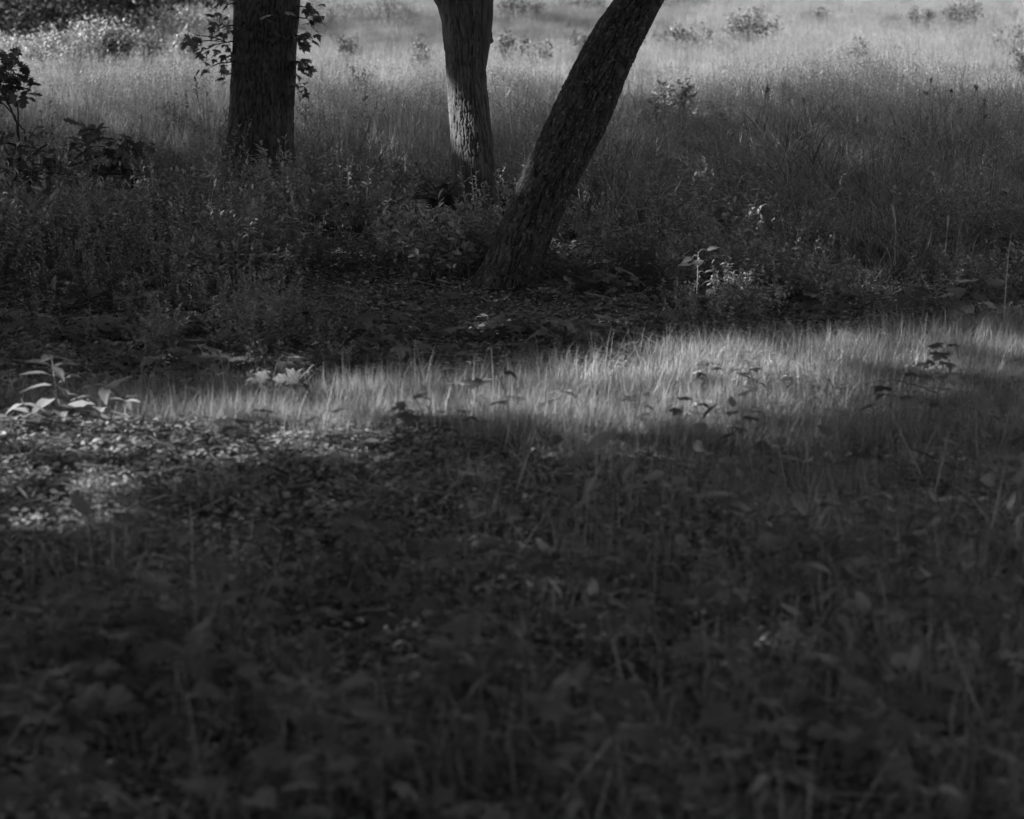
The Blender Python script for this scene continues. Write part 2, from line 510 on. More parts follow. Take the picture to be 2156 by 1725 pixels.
# ------------------------------------------------------------------ the ground
def build_ground():
    def axis(lo, hi, fine_lo, fine_hi, step, k):
        a = list(np.arange(fine_lo, fine_hi + 1e-6, step))
        s, x = step, fine_hi
        while x < hi:
            s *= k; x += s; a.append(min(x, hi))
        s, x, pre = step, fine_lo, []
        while x > lo:
            s *= k; x -= s; pre.append(max(x, lo))
        return np.array(pre[::-1] + a)
    xs = axis(-400, 400, -4, 4, 0.08, 1.06)
    ys = axis(-200, 700, 3.5, 16, 0.08, 1.05)
    X, Y = np.meshgrid(xs, ys)
    Z = height(X, Y)
    nx, ny = len(xs), len(ys)
    i, j = np.meshgrid(np.arange(ny - 1), np.arange(nx - 1), indexing='ij')
    Fq = np.stack([i * nx + j, i * nx + j + 1, (i + 1) * nx + j + 1, (i + 1) * nx + j], -1).reshape(-1, 4)
    mb = MB(); mb.add(np.stack([X, Y, Z], -1).reshape(-1, 3), Fq)
    g = mb.build('ground', M['ground'], None, True)
    tag(g, 'dark woodland soil and meadow floor under the litter and grass', 'ground', None, 'structure')
build_ground()

# ------------------------------------------------------------------ trunks
def tree_axis(px, Y, z_top, lean=None):
    """px: rows of (u_left, u_right, v). Returns centre line (x, z) and radius up to z_top at depth Y."""
    px = np.array(px, float)
    A, B = at_depth(px[:, 0], px[:, 2], Y), at_depth(px[:, 1], px[:, 2], Y)
    c = (A + B) / 2
    order = np.argsort(c[:, 2])
    return c[order], (B[:, 0] - A[:, 0])[order] / 2

def trunk_mesh(cen, rad, disp, tone, seg=220, fine_top=1.9, step=0.005):
    """A trunk swept along its centre line with real bark relief; disp(theta, s, r) gives metres outward."""
    s = np.concatenate([[0], np.cumsum(np.linalg.norm(np.diff(cen, axis=0), axis=1))])
    zf = np.interp(fine_top, cen[:, 2], s)
    ss = np.concatenate([np.arange(0, zf, step), np.arange(zf, s[-1], 0.12), [s[-1]]])
    k = 40
    C = np.column_stack([np.interp(ss, s, cen[:, i]) for i in range(3)])
    # soften corners
    for _ in range(k):
        C[1:-1] = 0.25 * C[:-2] + 0.5 * C[1:-1] + 0.25 * C[2:] if False else C[1:-1]
    R = np.interp(ss, s, rad)
    tg = np.gradient(C, axis=0); tg /= np.linalg.norm(tg, axis=1)[:, None]
    for i in range(3):
        ker = np.ones(31) / 31
        tg[:, i] = np.convolve(np.pad(tg[:, i], 15, mode='edge'), ker, 'valid')
    tg /= np.linalg.norm(tg, axis=1)[:, None]
    b = np.cross(tg, np.array([1.0, 0, 0])); b /= np.linalg.norm(b, axis=1)[:, None]
    a = np.cross(b, tg)
    th = np.arange(seg) * 2 * PI / seg
    TH, SS = np.meshgrid(th, ss)
    RR = np.repeat(R[:, None], seg, 1)
    d = disp(TH, SS, RR)
    tn = tone(TH, SS, RR, d)
    r = RR + d
    V = C[:, None] + r[..., None] * (np.cos(TH)[..., None] * a[:, None] + np.sin(TH)[..., None] * b[:, None])
    n = len(ss)
    i, j = np.meshgrid(np.arange(n - 1), np.arange(seg), indexing='ij')
    j2 = (j + 1) % seg
    Fq = np.stack([i * seg + j, i * seg + j2, (i + 1) * seg + j2, (i + 1) * seg + j], -1).reshape(-1, 4)
    mb = MB(); mb.add(V.reshape(-1, 3), Fq, tn.ravel())
    return mb

def ridged(TH, SS, RR, ku, ks, seed, warp=0.5):
    """Vertical interlacing furrows."""
    x, y = np.cos(TH) * RR * ku, np.sin(TH) * RR * ku
    w = warp * noise3(x * .35 + seed, y * .35, SS * ks * 1.7)
    a = noise3(x + seed + w, y + w, SS * ks)
    a2 = noise3(x * 1.9 + seed + 9 + w, y * 1.9, SS * ks * 2.2 + 5)
    return 1 - np.minimum(np.abs(a) * 2.6, 1) * 0.75 - np.minimum(np.abs(a2) * 2.6, 1) * 0.25   # 1 in the furrow

def plates(TH, SS, RR, ku, ks, seed):
    """Scaly plates: furrows both along and across."""
    x, y = np.cos(TH) * RR * ku, np.sin(TH) * RR * ku
    w = 0.7 * noise3(x * .4 + seed, y * .4, SS * ks * .5)
    a = np.abs(noise3(x + w + seed, y + w, SS * ks * .45)) * 2.6
    c = np.abs(noise3(x * .5 + seed + 31, y * .5, SS * ks * 1.1 + w)) * 4.2
    return 1 - np.minimum(np.minimum(a, c), 1)

def flare(SS, s0, h, amt):
    return amt * np.exp(-np.maximum(SS - s0, 0) / h)

def one_tree(name, label, px, Y, top, disp, tone, mat, up=None):
    cen, rad = tree_axis(px, Y, 0)
    # continue below ground and up to the crown
    d0 = (cen[1] - cen[0]); d0 /= np.linalg.norm(d0)
    g = height(cen[0, 0], Y)
    base = cen[0] + d0 * ((g - 0.25 - cen[0, 2]) / d0[2])
    dn = (cen[-1] - cen[-3]); dn /= np.linalg.norm(dn)
    if up is not None:
        dn = np.array(up, float) / np.linalg.norm(up)
    n_up = 12
    L = (top - cen[-1, 2]) / dn[2]
    ups = [cen[-1] + dn * L * (k / n_up) for k in range(1, n_up + 1)]
    rups = [rad[-1] * (1 - 0.55 * k / n_up) for k in range(1, n_up + 1)]
    cen = np.vstack([[base], cen, ups]); rad = np.concatenate([[rad[0] * 1.12], rad, rups])
    root = thing(name, label, 'tree', (cen[1, 0], Y, g))
    off = np.array([cen[1, 0], Y, g])
    mb = trunk_mesh(cen - off, rad, disp, tone)
    mb.build('trunk', mat, root, True)
    return root, off, cen, rad

YA, YB, YC = 18.9, 17.2, 13.75

A_px = [(476, 622, 400), (478, 616, 345), (481, 616, 300), (484, 617, 250), (487, 619, 200), (489, 622, 150), (490, 626, 80), (492, 632, 0), (493, 636, -60)]
def dispA(TH, SS, RR):
    f = ridged(TH, SS, RR, 75, 9.0, 3.0)
    big = 0.012 * noise3(np.cos(TH) * 1.2, np.sin(TH) * 1.2, SS * 1.9) + .005 * noise3(np.cos(TH) * 4, np.sin(TH) * 4, SS * 8)
    roots = 0.05 * np.exp(-np.maximum(SS - 0.2, 0) / 0.22) * (1 + 0.7 * np.cos(TH * 5 + 1.0))
    return -0.013 * sstep(0.35, 0.95, f) + big + roots
def toneA(TH, SS, RR, d):
    f = ridged(TH, SS, RR, 75, 9.0, 3.0)
    return (1.25 - 0.65 * sstep(0.4, 0.95, f)) * (1 + 0.3 * noise3(np.cos(TH) * 3, np.sin(TH) * 3, SS * 4))
treeA, offA, cenA, radA = one_tree('tree', 'thick upright dark tree with furrowed bark and leafy shoots high on both sides', A_px, YA, 9.0, dispA, toneA, M['bark_oak'])

B_px = [(957, 1054, 470), (955, 1050, 420), (953, 1044, 370), (950, 1037, 310), (946, 1030, 250), (941, 1024, 190), (937, 1021, 130), (934, 1022, 90), (929, 1021, 40), (920, 1020, 5), (905, 1018, -30)]
def barkB(TH, SS, RR):
    f = ridged(TH, SS, RR, 58, 4.2, 11.0, 0.25)
    g = plates(TH, SS, RR, 50, 16, 23.0)
    return sstep(0.5, 0.95, f), sstep(0.55, 0.95, g)
def dispB(TH, SS, RR):
    right = 0.5 + 0.5 * np.cos(TH)
    f, g = barkB(TH, SS, RR)
    big = 0.012 * noise3(np.cos(TH) * 1.6 + 4, np.sin(TH) * 1.6, SS * 0.9) + .004 * noise3(np.cos(TH) * 6, np.sin(TH) * 6, SS * 12)
    return -(0.005 + 0.012 * right) * f - .006 * g + big + flare(SS, 0.2, 0.15, 0.03)
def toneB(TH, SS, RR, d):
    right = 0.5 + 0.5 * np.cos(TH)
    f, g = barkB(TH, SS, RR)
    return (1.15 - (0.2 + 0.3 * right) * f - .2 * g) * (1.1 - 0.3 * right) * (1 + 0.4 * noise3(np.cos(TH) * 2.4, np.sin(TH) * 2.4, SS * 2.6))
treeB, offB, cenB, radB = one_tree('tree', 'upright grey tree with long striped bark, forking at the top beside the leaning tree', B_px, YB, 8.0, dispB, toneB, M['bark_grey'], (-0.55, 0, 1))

C_px = [(988, 1146, 650), (1000, 1140, 615), (1018, 1138, 570), (1042, 1153, 510), (1065, 1178, 450), (1092, 1209, 390), (1120, 1240, 330), (1150, 1272, 270), (1180, 1300, 205), (1213, 1326, 140), (1246, 1354, 80), (1270, 1372, 45), (1303, 1394, 0), (1340, 1424, -50)]
def barkC(TH, SS, RR):
    f = plates(TH, SS, RR, 62, 30, 5.0)
    f2 = ridged(TH, SS, RR, 60, 6.0, 15.0, .4)
    return sstep(0.45, 0.95, f), sstep(0.45, 0.95, f2)
def dispC(TH, SS, RR):
    f, f2 = barkC(TH, SS, RR)
    big = 0.010 * noise3(np.cos(TH) * 1.4 + 8, np.sin(TH) * 1.4, SS * 1.8) + .004 * noise3(np.cos(TH) * 5, np.sin(TH) * 5, SS * 14)
    return -0.008 * f - 0.018 * f2 + big + flare(SS, 0.25, 0.10, 0.022) * (1 + 0.6 * np.cos(TH * 4))
def toneC(TH, SS, RR, d):
    f, f2 = barkC(TH, SS, RR)
    return (1.25 - 0.3 * f - 0.6 * f2) * (1 + 0.4 * noise3(np.cos(TH) * 3, np.sin(TH) * 3, SS * 3))
treeC, offC, cenC, radC = one_tree('tree', 'leaning tree with scaly lichen spotted bark, slanting up to the upper right', C_px, YC, 7.5, dispC, toneC, M['bark_scaly'])

def limb(root, off, pts, r0, r1, mat, name='limb', seg=28):
    p = smooth_path(np.array(pts) - off, 60)
    rad = np.linspace(r0, r1, 60)
    mb = MB()
    s = np.linspace(0, 1, 60)
    tube(mb, p, rad, seg)
    V = mb.V[0].reshape(60, seg, 3)
    th = np.arange(seg) * 2 * PI / seg
    d = 0.05 * noise3(np.cos(th)[None] * 4, np.sin(th)[None] * 4, s[:, None] * 9)
    c = p[:, None]
    mb.V[0] = (c + (V - c) * (1 + 2 * d[..., None])).reshape(-1, 3)
    return mb.build(name, mat, root, True)
# the fork of the middle tree: a rising right limb, whose foot shows as a dark strip on the trunk's right edge
pB = lambda u, v, dy=0.0: at_depth(np.float64(u), np.float64(v), YB + dy)
limb(treeB, offB, [pB(1012, 150, -.02), pB(1019, 85, -.02), pB(1021, 30, -.02), pB(1024, -60), pB(1050, -300), pB(1120, -900), pB(1180, -2200)], 0.030, 0.09, M['bark_grey'])
kn = MB(); tube(kn, smooth_path([pB(1030, 92) - offB, pB(1034, 82) - offB, pB(1035, 72) - offB, pB(1030, 60) - offB], 8), [0.006, .018, .018, .006, .006, .006, .006, .006], 10)
kn.build('bark_knob', M['bark_grey'], treeB, True)

# ------------------------------------------------------------------ where canopy leaves are left out to place the sun patches
def lit_amount(qx, qy):
    """How open the canopy is cut for sun patches above the sun line that meets the ground plane at (qx, qy): 1 is open sky."""
    u, v = to_pix(qx, qy, 0.06 + 0 * qx)
    wob = 14 * noise3(qx * 1.3, qy * 1.3, 3.3) + 8 * noise3(qx * 3.1, qy * 3.1, 8.3)
    up = np.interp(u, [-600, 330, 640, 900, 1100, 1250, 1500, 1800, 2156, 2700], [930, 850, 822, 826, 816, 790, 762, 745, 715, 690])
    lo = np.interp(u, [-600, 0, 200, 330, 460, 620, 900, 1150, 1300, 1500, 1800, 2000, 2156, 2700], [1110, 1050, 1030, 1005, 970, 945, 925, 900, 876, 845, 812, 798, 785, 750])
    strip = sstep(-34, 2, v + wob - up) * (1 - sstep(-60, np.interp(u, [0, 600, 1300], [110, 95, 115]), v + 1.6 * wob - lo))
    amp = np.interp(u, [-400, 0, 300, 450, 620, 900, 1150, 1400, 1600, 1800, 2156, 2700], [.40, .45, .47, .52, .66, .6, .74, 1.25, 1.1, .6, .40, .28])
    amp = amp * np.clip(0.95 + np.interp(u, [300, 900], [.15, .5]) * noise3(qx * 1.7, qy * 1.9, 5.5), 0.35, 1.2)
    T = strip * np.minimum(amp, 1)
    # open meadow beyond the last trees
    edge = 20.5 + 1.2 * noise3(qx * .35, qy * .2, 1.5) - .12 * qx
    open_ = np.where(qy > edge - 4, 0.05 * sstep(-4, 0, qy - edge) + 0.95 * sstep(0, 11, qy - edge) ** 1.35, 0)
    for (c, r) in ((offA, .9), (offB, .7), (offC, .9)):      # canopy kept closed here to hold sun off the three trunks
        open_ = open_ * (1 - .97 * (1 - sstep(.5, 1.3, np.abs(qy - c[1] - .1) / (r * .8))) * (1 - sstep(2.2, 3.0, np.abs(qx - c[0] - 1.0))))
    T = np.maximum(T, open_)
    T = np.maximum(T, 0.02 * sstep(0.1, 0.6, noise3(qx * 1.4, qy * 1.0, 21.0)) * (qy > 11))
    for (su, sv, ru, rv, a) in [(1045, 672, 55, 16, .8), (1900, 600, 90, 14, .15), (2080, 565, 60, 16, .18), (1830, 575, 40, 14, .15)]:
        T = np.maximum(T, a * (1 - sstep(0.6, 1.3, np.hypot((u - su) / ru, (v - sv) / rv))))
    for (p, rx, ry, a) in SPOTS:
        q = p - SUN_D * (p[2] / SUN_D[2])
        T = np.maximum(T, a * (1 - sstep(0.5, 1.3, np.hypot((qx - q[0]) / rx, (qy - q[1]) / ry))))
    return np.clip(T, 0, 1)

SPOTS = [(at_depth(946., 205., YB), .11, .2, .5), (at_depth(946., 240., YB), .13, .24, .72), (at_depth(948., 282., YB), .10, .2, .6)]
for (u_, v_, a_) in [(1262, 60, .06), (1205, 160, .08), (1170, 225, .18), (1135, 300, .28), (1110, 345, .42), (1085, 400, .34), (1060, 450, .18), (1030, 510, .16), (1015, 555, .1)]:
    SPOTS.append((at_depth(float(u_) + 12, float(v_), YC), .11, .11, a_))
SPOTS.append((at_depth(1475., 560., 12.95), .17, .16, 1.0))
SPOTS.append((at_depth(1478., 610., 12.95), .12, .12, .7))
SPOTS.append((at_depth(628., 800., 11.05), .16, .14, 1.0))

# ------------------------------------------------------------------ the canopy: unseen leaves placed to block sun and sky, on these and off-frame trees
shade_xy = [(-9.5, 3.5), (-14.5, 8.5), (-8.5, 12.5), (-16.5, 16.0), (-11.0, 20.0), (-19.0, 24.0), (-13.5, 28.0), (-5.5, -3.5), (3.5, -5.0), (8.5, 3.0), (9.0, 12.0), (8.0, 19.5)]
shade_h = [13, 14, 12, 15, 13, 15, 13, 14, 13, 12, 13, 12]
roots, centers = [treeA, treeB, treeC], [(cenA[-1, 0], YA), (cenB[-1, 0], YB), (cenC[-1, 0], YC)]
offs = [offA, offB, offC]
for (x, y), hh in zip(shade_xy, shade_h):  # unseen trees, set off frame to block sun and sky light
    z = float(height(x, y))
    t = thing('tree', 'tall unseen tree beyond the edge of the picture, its crown shaped to shade the view', 'tree', (x, y, z), 0, 'shade trees beyond the frame')
    mb = MB()
    pts = smooth_path([(0, 0, -.3), (0.05, 0, 2), (rng.normal(0, .2), rng.normal(0, .2), 6), (rng.normal(0, .4), rng.normal(0, .4), hh)], 24)
    tube(mb, pts, np.linspace(.24, .07, 24), 12)
    for k in range(6):
        a0 = rng.uniform(0, 2 * PI); z0 = rng.uniform(4.5, 8)
        tube(mb, smooth_path([(0, 0, z0), (1.2 * math.cos(a0), 1.2 * math.sin(a0), z0 + 1.0), (3.2 * math.cos(a0), 3.2 * math.sin(a0), z0 + 2.0)], 10), np.linspace(.09, .02, 10), 6)
    mb.build('trunk', M['bark_oak'], t, True)
    roots.append(t); centers.append((x, y)); offs.append(np.array([x, y, z]))
centers = np.array(centers)

def openness(qx, qy):
    return np.clip(1 + np.log(np.maximum(lit_amount(qx, qy), .008)) / 4.8, 0, 1.01)

def canopy():
    # unseen leaves placed on the sun lines, thinned where sun is wanted
    n = 170000
    q = np.column_stack([rng.uniform(-9, 10, n), rng.uniform(0.5, 38, n)])
    z = rng.uniform(4.8, 12.5, n)
    k = -z / SUN_D[2]
    P1 = np.column_stack([q[:, 0] - SUN_D[0] * k, q[:, 1] - SUN_D[1] * k, z])
    keep = rng.uniform(size=n) > openness(q[:, 0], q[:, 1])
    P1 = P1[keep]
    # unseen leaves overhead, put in to darken the sky light
    n2 = 60000
    P2 = np.column_stack([rng.uniform(-9, 11, n2), rng.uniform(-7, 24, n2), rng.uniform(4.8, 12.5, n2)])
    k = P2[:, 2] / -SUN_D[2]
    qq = P2[:, :2] + SUN_D[None, :2] * k[:, None]
    keep = rng.uniform(size=n2) > openness(qq[:, 0], qq[:, 1])
    P2 = P2[keep]
    P = np.vstack([P1, P2])
    cl = noise3(P[:, 0] * .5, P[:, 1] * .5, P[:, 2] * .5)
    S = rng.uniform(0.16, 0.30, len(P))
    owner = np.argmin(np.hypot(P[:, 0, None] - centers[None, :, 0], P[:, 1, None] - centers[None, :, 1]) + 0.0, axis=1)
    R = rots(rng.uniform(0, 2 * PI, len(P)), rng.normal(0, .6, len(P)), rng.normal(0, .6, len(P)))
    bv, bf = leaf_rhomb(0.8, 0.06)
    bv = bv - np.array([0, .5, 0])
    for i, rt in enumerate(roots):
        m = owner == i
        if not m.any():
            continue
        mb = MB(); mb.stamp(bv, bf, P[m] - offs[i], R[m], S[m], rng.uniform(.7, 1.3, m.sum()))
        mb.build('crown', M['darkcrown'], rt)
canopy()

def hollow(P):
    u, v = to_pix(P[:, 0], P[:, 1], height(P[:, 0], P[:, 1]))
    m = np.zeros(len(P), bool)
    for (a, b, ru, rv) in ((1420, 450, 88, 105), (2110, 560, 85, 36), (160, 690, 90, 32), (700, 470, 60, 22), (1240, 640, 110, 22), (1010, 480, 70, 20)):
        m |= np.hypot((u - a) / ru, (v - b) / rv) < 1
    return m
# ------------------------------------------------------------------ meadow grass
def meadow_patch(seed, n=300, size=0.62, hmin=.2, hmax=.42, w=(.0035, .007), heads=0.2, bend=.4, tn=1.0):
    r = np.random.default_rng(seed)
    mb = MB()
    P = np.column_stack([r.uniform(-size / 2, size / 2, (n, 2)), np.full(n, -.02)])
    cl = noise3(P[:, 0] * 5, P[:, 1] * 5, seed * 3.1)
    h = r.uniform(hmin, hmax, n) * (1 + .25 * cl)
    tone = np.clip(r.lognormal(0, .45, n), .3, 2.2) * tn
    blades(mb, P, h, r.uniform(*w, n), r.uniform(0, 2 * PI, n), r.normal(0, .2, n), np.abs(r.normal(0, bend, n)), tone)
    m = int(n * heads)
    P2 = np.column_stack([r.uniform(-size / 2, size / 2, (m, 2)), np.full(m, -.02)])
    h2 = r.uniform(hmax * .95, hmax * 1.3, m)
    t2 = np.clip(r.lognormal(-.1, .35, m), .4, 1.6) * tn
    tips = blades(mb, P2, h2, .003, r.uniform(0, 2 * PI, m), r.normal(0, .08, m), np.abs(r.normal(0, .1, m)), t2 * .8)
    bv, bf = leaf_rhomb(.3, .02)
    for k in range(4):
        pp = tips - np.array([0, 0, .03 * k]) + r.normal(0, .006, tips.shape)
        mb.stamp(bv, bf, pp, rots(r.uniform(0, 2 * PI, m), r.uniform(.7, 1.4, m), 0), r.uniform(.014, .026, m), t2)
    return mb.mesh('meadow_patch', M['meadow'])
protos = [meadow_patch(50 + k, tn=1.1, heads=.28) for k in range(4)] + [meadow_patch(56 + k, n=260, hmax=.36, w=(.005, .011), heads=.06, bend=.8, tn=.62) for k in range(3)] + [meadow_patch(60 + k, hmin=.3, hmax=.5, heads=.3, tn=.8) for k in range(2)]
P = spread(15.2, 84, lambda y: 6.5 if y < 45 else 4.5, 1.3, 1.0)
u, v = to_pix(P[:, 0], P[:, 1], height(P[:, 0], P[:, 1]))
vmax = np.interp(u, [0, 700, 1050, 1250, 1500, 2156], [400, 395, 425, 420, 430, 440]) + 45 * noise3(P[:, 0], P[:, 1], 4)
pr = 1 - sstep(-110, 20, v - vmax)
nearA = np.hypot(P[:, 0] - offA[0], P[:, 1] - offA[1]) < .5
keep = (rng.uniform(size=len(P)) < pr) & ~nearA & ~hollow(P)
P = P[keep]
sc = rng.uniform(.75, 1.15, len(P)) * np.interp(P[:, 1], [15, 20, 26, 31, 80], [.6, .9, .95, .58, .58]) * (1 + .22 * noise3(P[:, 0] * .5, P[:, 1] * .35, 12))
kind_ = noise3(P[:, 0] * .45, P[:, 1] * .22, 41) + .5 * noise3(P[:, 0] * 1.4, P[:, 1] * .6, 43) + rng.normal(0, .16, len(P)) - .25 * (1 - sstep(19, 27, P[:, 1]))
pick = np.where(kind_ < -.18, rng.integers(4, 7, len(P)), np.where(kind_ > .42, rng.integers(7, 9, len(P)), rng.integers(0, 4, len(P))))
scatter('meadow_grass', 'tall pale grass of the open meadow behind the three trees', 'grass', protos, np.column_stack([P, height(P[:, 0], P[:, 1])]), rng.uniform(0, 2 * PI, len(P)), sc, .06, pick)

# darker rank sedge at the shaded right edge of the meadow
def sedge_patch(seed):
    r = np.random.default_rng(seed)
    mb = MB()
    n = 70
    P = np.column_stack([r.normal(0, .12, (n, 2)), np.full(n, -.02)])
    blades(mb, P, r.uniform(.28, .55, n), r.uniform(.005, .011, n), r.uniform(0, 2 * PI, n), r.normal(.15, .45, n), r.uniform(.1, 1.6, n), np.clip(r.lognormal(0, .45, n), .3, 2.6), 5)
    return mb.mesh('sedge_clump', M['sedge'])
protos = [sedge_patch(80 + k) for k in range(5)]
P = spread(13.3, 27, lambda y: 30, 1.3, .6)
u, v = to_pix(P[:, 0], P[:, 1], height(P[:, 0], P[:, 1]))
vlo = np.interp(u, [0, 1100, 1300, 1500, 2156], [300, 330, 500, 650, 670])
pr = np.interp(u, [0, 1000, 1250, 1500, 2156], [.25, .3, .6, .9, 1]) * (1 - sstep(-30, 15, v - vlo)) * sstep(180, 330, v)
keep = (rng.uniform(size=len(P)) < pr * np.clip(.75 + 1.2 * noise3(P[:, 0] * 1.1, P[:, 1] * .6, 71), .1, 1)) & ~hollow(P)
P = P[keep]
scatter('sedge', 'dark arching rank grass in the shade at the right edge of the meadow', 'grass', protos, np.column_stack([P, height(P[:, 0], P[:, 1])]), rng.uniform(0, 2 * PI, len(P)), rng.uniform(.65, 1.2, len(P)) * (1 + .6 * noise3(P[:, 0] * 1.2, P[:, 1] * .8, 73)) * np.interp(P[:, 1], [13.3, 15.5, 18], [.45, .75, 1]), .12)

# ------------------------------------------------------------------ low undergrowth beneath the trees
def under_clump(seed, nst=11, nl=15, hh=.30, leaf=(.022, .038)):
    r = np.random.default_rng(seed)
    mb = MB()
    for s in range(nst):
        a = r.uniform(0, 2 * PI); sp = r.uniform(.02, .16); h = hh * r.uniform(.55, 1.15)
        top = np.array([math.cos(a) * (sp + .08 * r.uniform()), math.sin(a) * (sp + .08 * r.uniform()), h])
        base = np.array([math.cos(a) * sp * .5, math.sin(a) * sp * .5, -.02])
        mid = (base + top) / 2 + np.array([0, 0, .03])
        p = smooth_path([base, mid, top], 6)
        tube(mb, p, np.linspace(.0022, .001, 6), 3, .7)
        t = np.sort(r.uniform(.3, 1.0, nl))
        pos = np.column_stack([np.interp(t, np.linspace(0, 1, 6), p[:, i]) for i in range(3)])
        yaw = r.uniform(0, 2 * PI, nl)
        R = rots(yaw, r.normal(.22, .4, nl) + .45 * (t > .9), r.normal(0, .4, nl))
        mb.stamp(*SH_S, pos, R, r.uniform(*leaf, nl), np.clip(r.lognormal(0, .22, nl), .5, 1.6))
    return mb.mesh('undergrowth_clump', M['under'])
def frond_clump(seed):
    r = np.random.default_rng(seed); mb = MB()
    for k in range(9):
        a = r.uniform(0, 2 * PI); n = 16; t = np.linspace(.1, 1, n); L = r.uniform(.2, .34)
        sp = np.column_stack([math.cos(a) * t * L, math.sin(a) * t * L, (1.1 * t - .75 * t ** 2.2) * L])
        tube(mb, sp, .0016, 3, .6)
        w = .3 * L * np.sin(PI * np.clip(t * .9 + .06, 0, 1))
        for sd in (-1, 1):
            mb.stamp(*SH_R, sp, rots(a - PI / 2 - sd * 1.25, r.normal(-.1, .15, n), 0), np.column_stack([w * .55, w, w]), np.clip(r.lognormal(0, .2, n), .6, 1.7))
    return mb.mesh('undergrowth_clump', M['under'])
protos = [under_clump(20 + k) for k in range(4)] + [under_clump(40 + k, 9, 14, .23, (.028, .046)) for k in range(3)] + [frond_clump(60 + k) for k in range(2)] + [under_clump(70 + k, 7, 20, .46, (.02, .034)) for k in range(2)]
P = spread(11.0, 22.5, lambda y: 40, 1.3, .6)
u, v = to_pix(P[:, 0], P[:, 1], height(P[:, 0], P[:, 1]))
vlo = np.interp(u, [0, 500, 900, 1200, 1500, 2156], [815, 800, 770, 715, 690, 690])
vhi = np.interp(u, [0, 500, 900, 1200, 1500, 2156], [400, 395, 430, 440, 500, 540])
cl = noise3(P[:, 0] * 1.1, P[:, 1] * .9, 6.6)
pr = sstep(-40, 30, v - vhi + 40 * cl) * (1 - sstep(-60, 25, v - vlo)) * np.interp(u, [0, 1200, 1600, 2156], [1, .95, .8, .75]) * sstep(-.34, -.12, cl)
keep = rng.uniform(size=len(P)) < pr
P = P[keep]
for (o_, dx, dy) in ((offC, .62, 2.4), (offB, .36, 1.5), (offA, .36, 1.3)):
    P = P[~((np.abs(P[:, 0] - o_[0] + .03) < dx) & (P[:, 1] < o_[1] + .1) & (P[:, 1] > o_[1] - dy))]
P = P[~hollow(P)]
hsc = rng.uniform(.7, 1.2, len(P)) * (1 + .8 * noise3(P[:, 0] * 1.3, P[:, 1] * .9, 16)) * np.interp(P[:, 1], [11.2, 12.4, 14], [.4, .6, 1])
kind_ = noise3(P[:, 0] * .9, P[:, 1] * .7, 51) + rng.normal(0, .22, len(P))
pick = np.where(kind_ < -.22, rng.integers(4, 7, len(P)), np.where(kind_ < .22, rng.integers(0, 4, len(P)), np.where(kind_ < .42, rng.integers(9, 11, len(P)), rng.integers(7, 9, len(P)))))
scatter('undergrowth', 'knee high small leaved ground cover in the shade beneath the three trees', 'undergrowth', protos, np.column_stack([P, height(P[:, 0], P[:, 1])]), rng.uniform(0, 2 * PI, len(P)), hsc, .1, pick)

# ------------------------------------------------------------------ short grass of the sunlit strip and of the foreground
def lawn_patch(seed, n=240, size=.24, h=(.04, .17), w=(.0014, .0034)):
    r = np.random.default_rng(seed)
    mb = MB()
    P = np.column_stack([r.uniform(-size / 2, size / 2, (n, 2)), np.full(n, -.01)])
    blades(mb, P, r.uniform(*h, n), r.uniform(*w, n), r.uniform(0, 2 * PI, n), r.normal(0, .34, n), np.abs(r.normal(0, .7, n)), np.clip(r.lognormal(0, .38, n), .35, 2.0))
    return mb.mesh('lawn_patch', M['lawn'])
protos = [lawn_patch(100 + k) for k in range(5)] + [lawn_patch(110, 80, .24, (.10, .22), (.0015, .0032))]
P = spread(4.6, 14.3, lambda y: 60, 1.3, .4)
u, v = to_pix(P[:, 0], P[:, 1], height(P[:, 0], P[:, 1]))
up = np.interp(u, [0, 330, 640, 900, 1100, 1250, 1500, 1800, 2156], [870, 850, 832, 822, 812, 790, 750, 715, 690])
lo = np.interp(u, [0, 200, 330, 460, 620, 900, 1150, 1300, 1500, 1800, 2156], [868, 878, 895, 915, 930, 940, 970, 1010, 1080, 1250, 1500])
wob = 18 * noise3(P[:, 0] * 2, P[:, 1] * 2, 31)
dens = sstep(-25, 15, v + wob - up) * (1 - sstep(-30, 30, v + 2 * wob - lo))
fore = np.interp(u, [0, 700, 1200, 1600, 2156], [.10, .24, .40, .6, .7]) * sstep(0, 40, v - lo) * .75 * np.clip(.8 + 1.7 * noise3(P[:, 0] * 1.6, P[:, 1] * 1.6, 44), 0, 1.6)
fore = fore * np.interp(v, [900, 1300, 1725], [1, .8, .5])
keep = rng.uniform(size=len(P)) < np.maximum(dens, fore)
P = P[keep]; v = v[keep]
sc = rng.uniform(.75, 1.2, len(P)) * np.where(v < 960, 1.0, .65)
scatter('lawn_grass', 'short fine grass of the sunlit strip and the dim foreground', 'grass', protos, np.column_stack([P, height(P[:, 0], P[:, 1])]), rng.uniform(0, 2 * PI, len(P)), sc, .08)

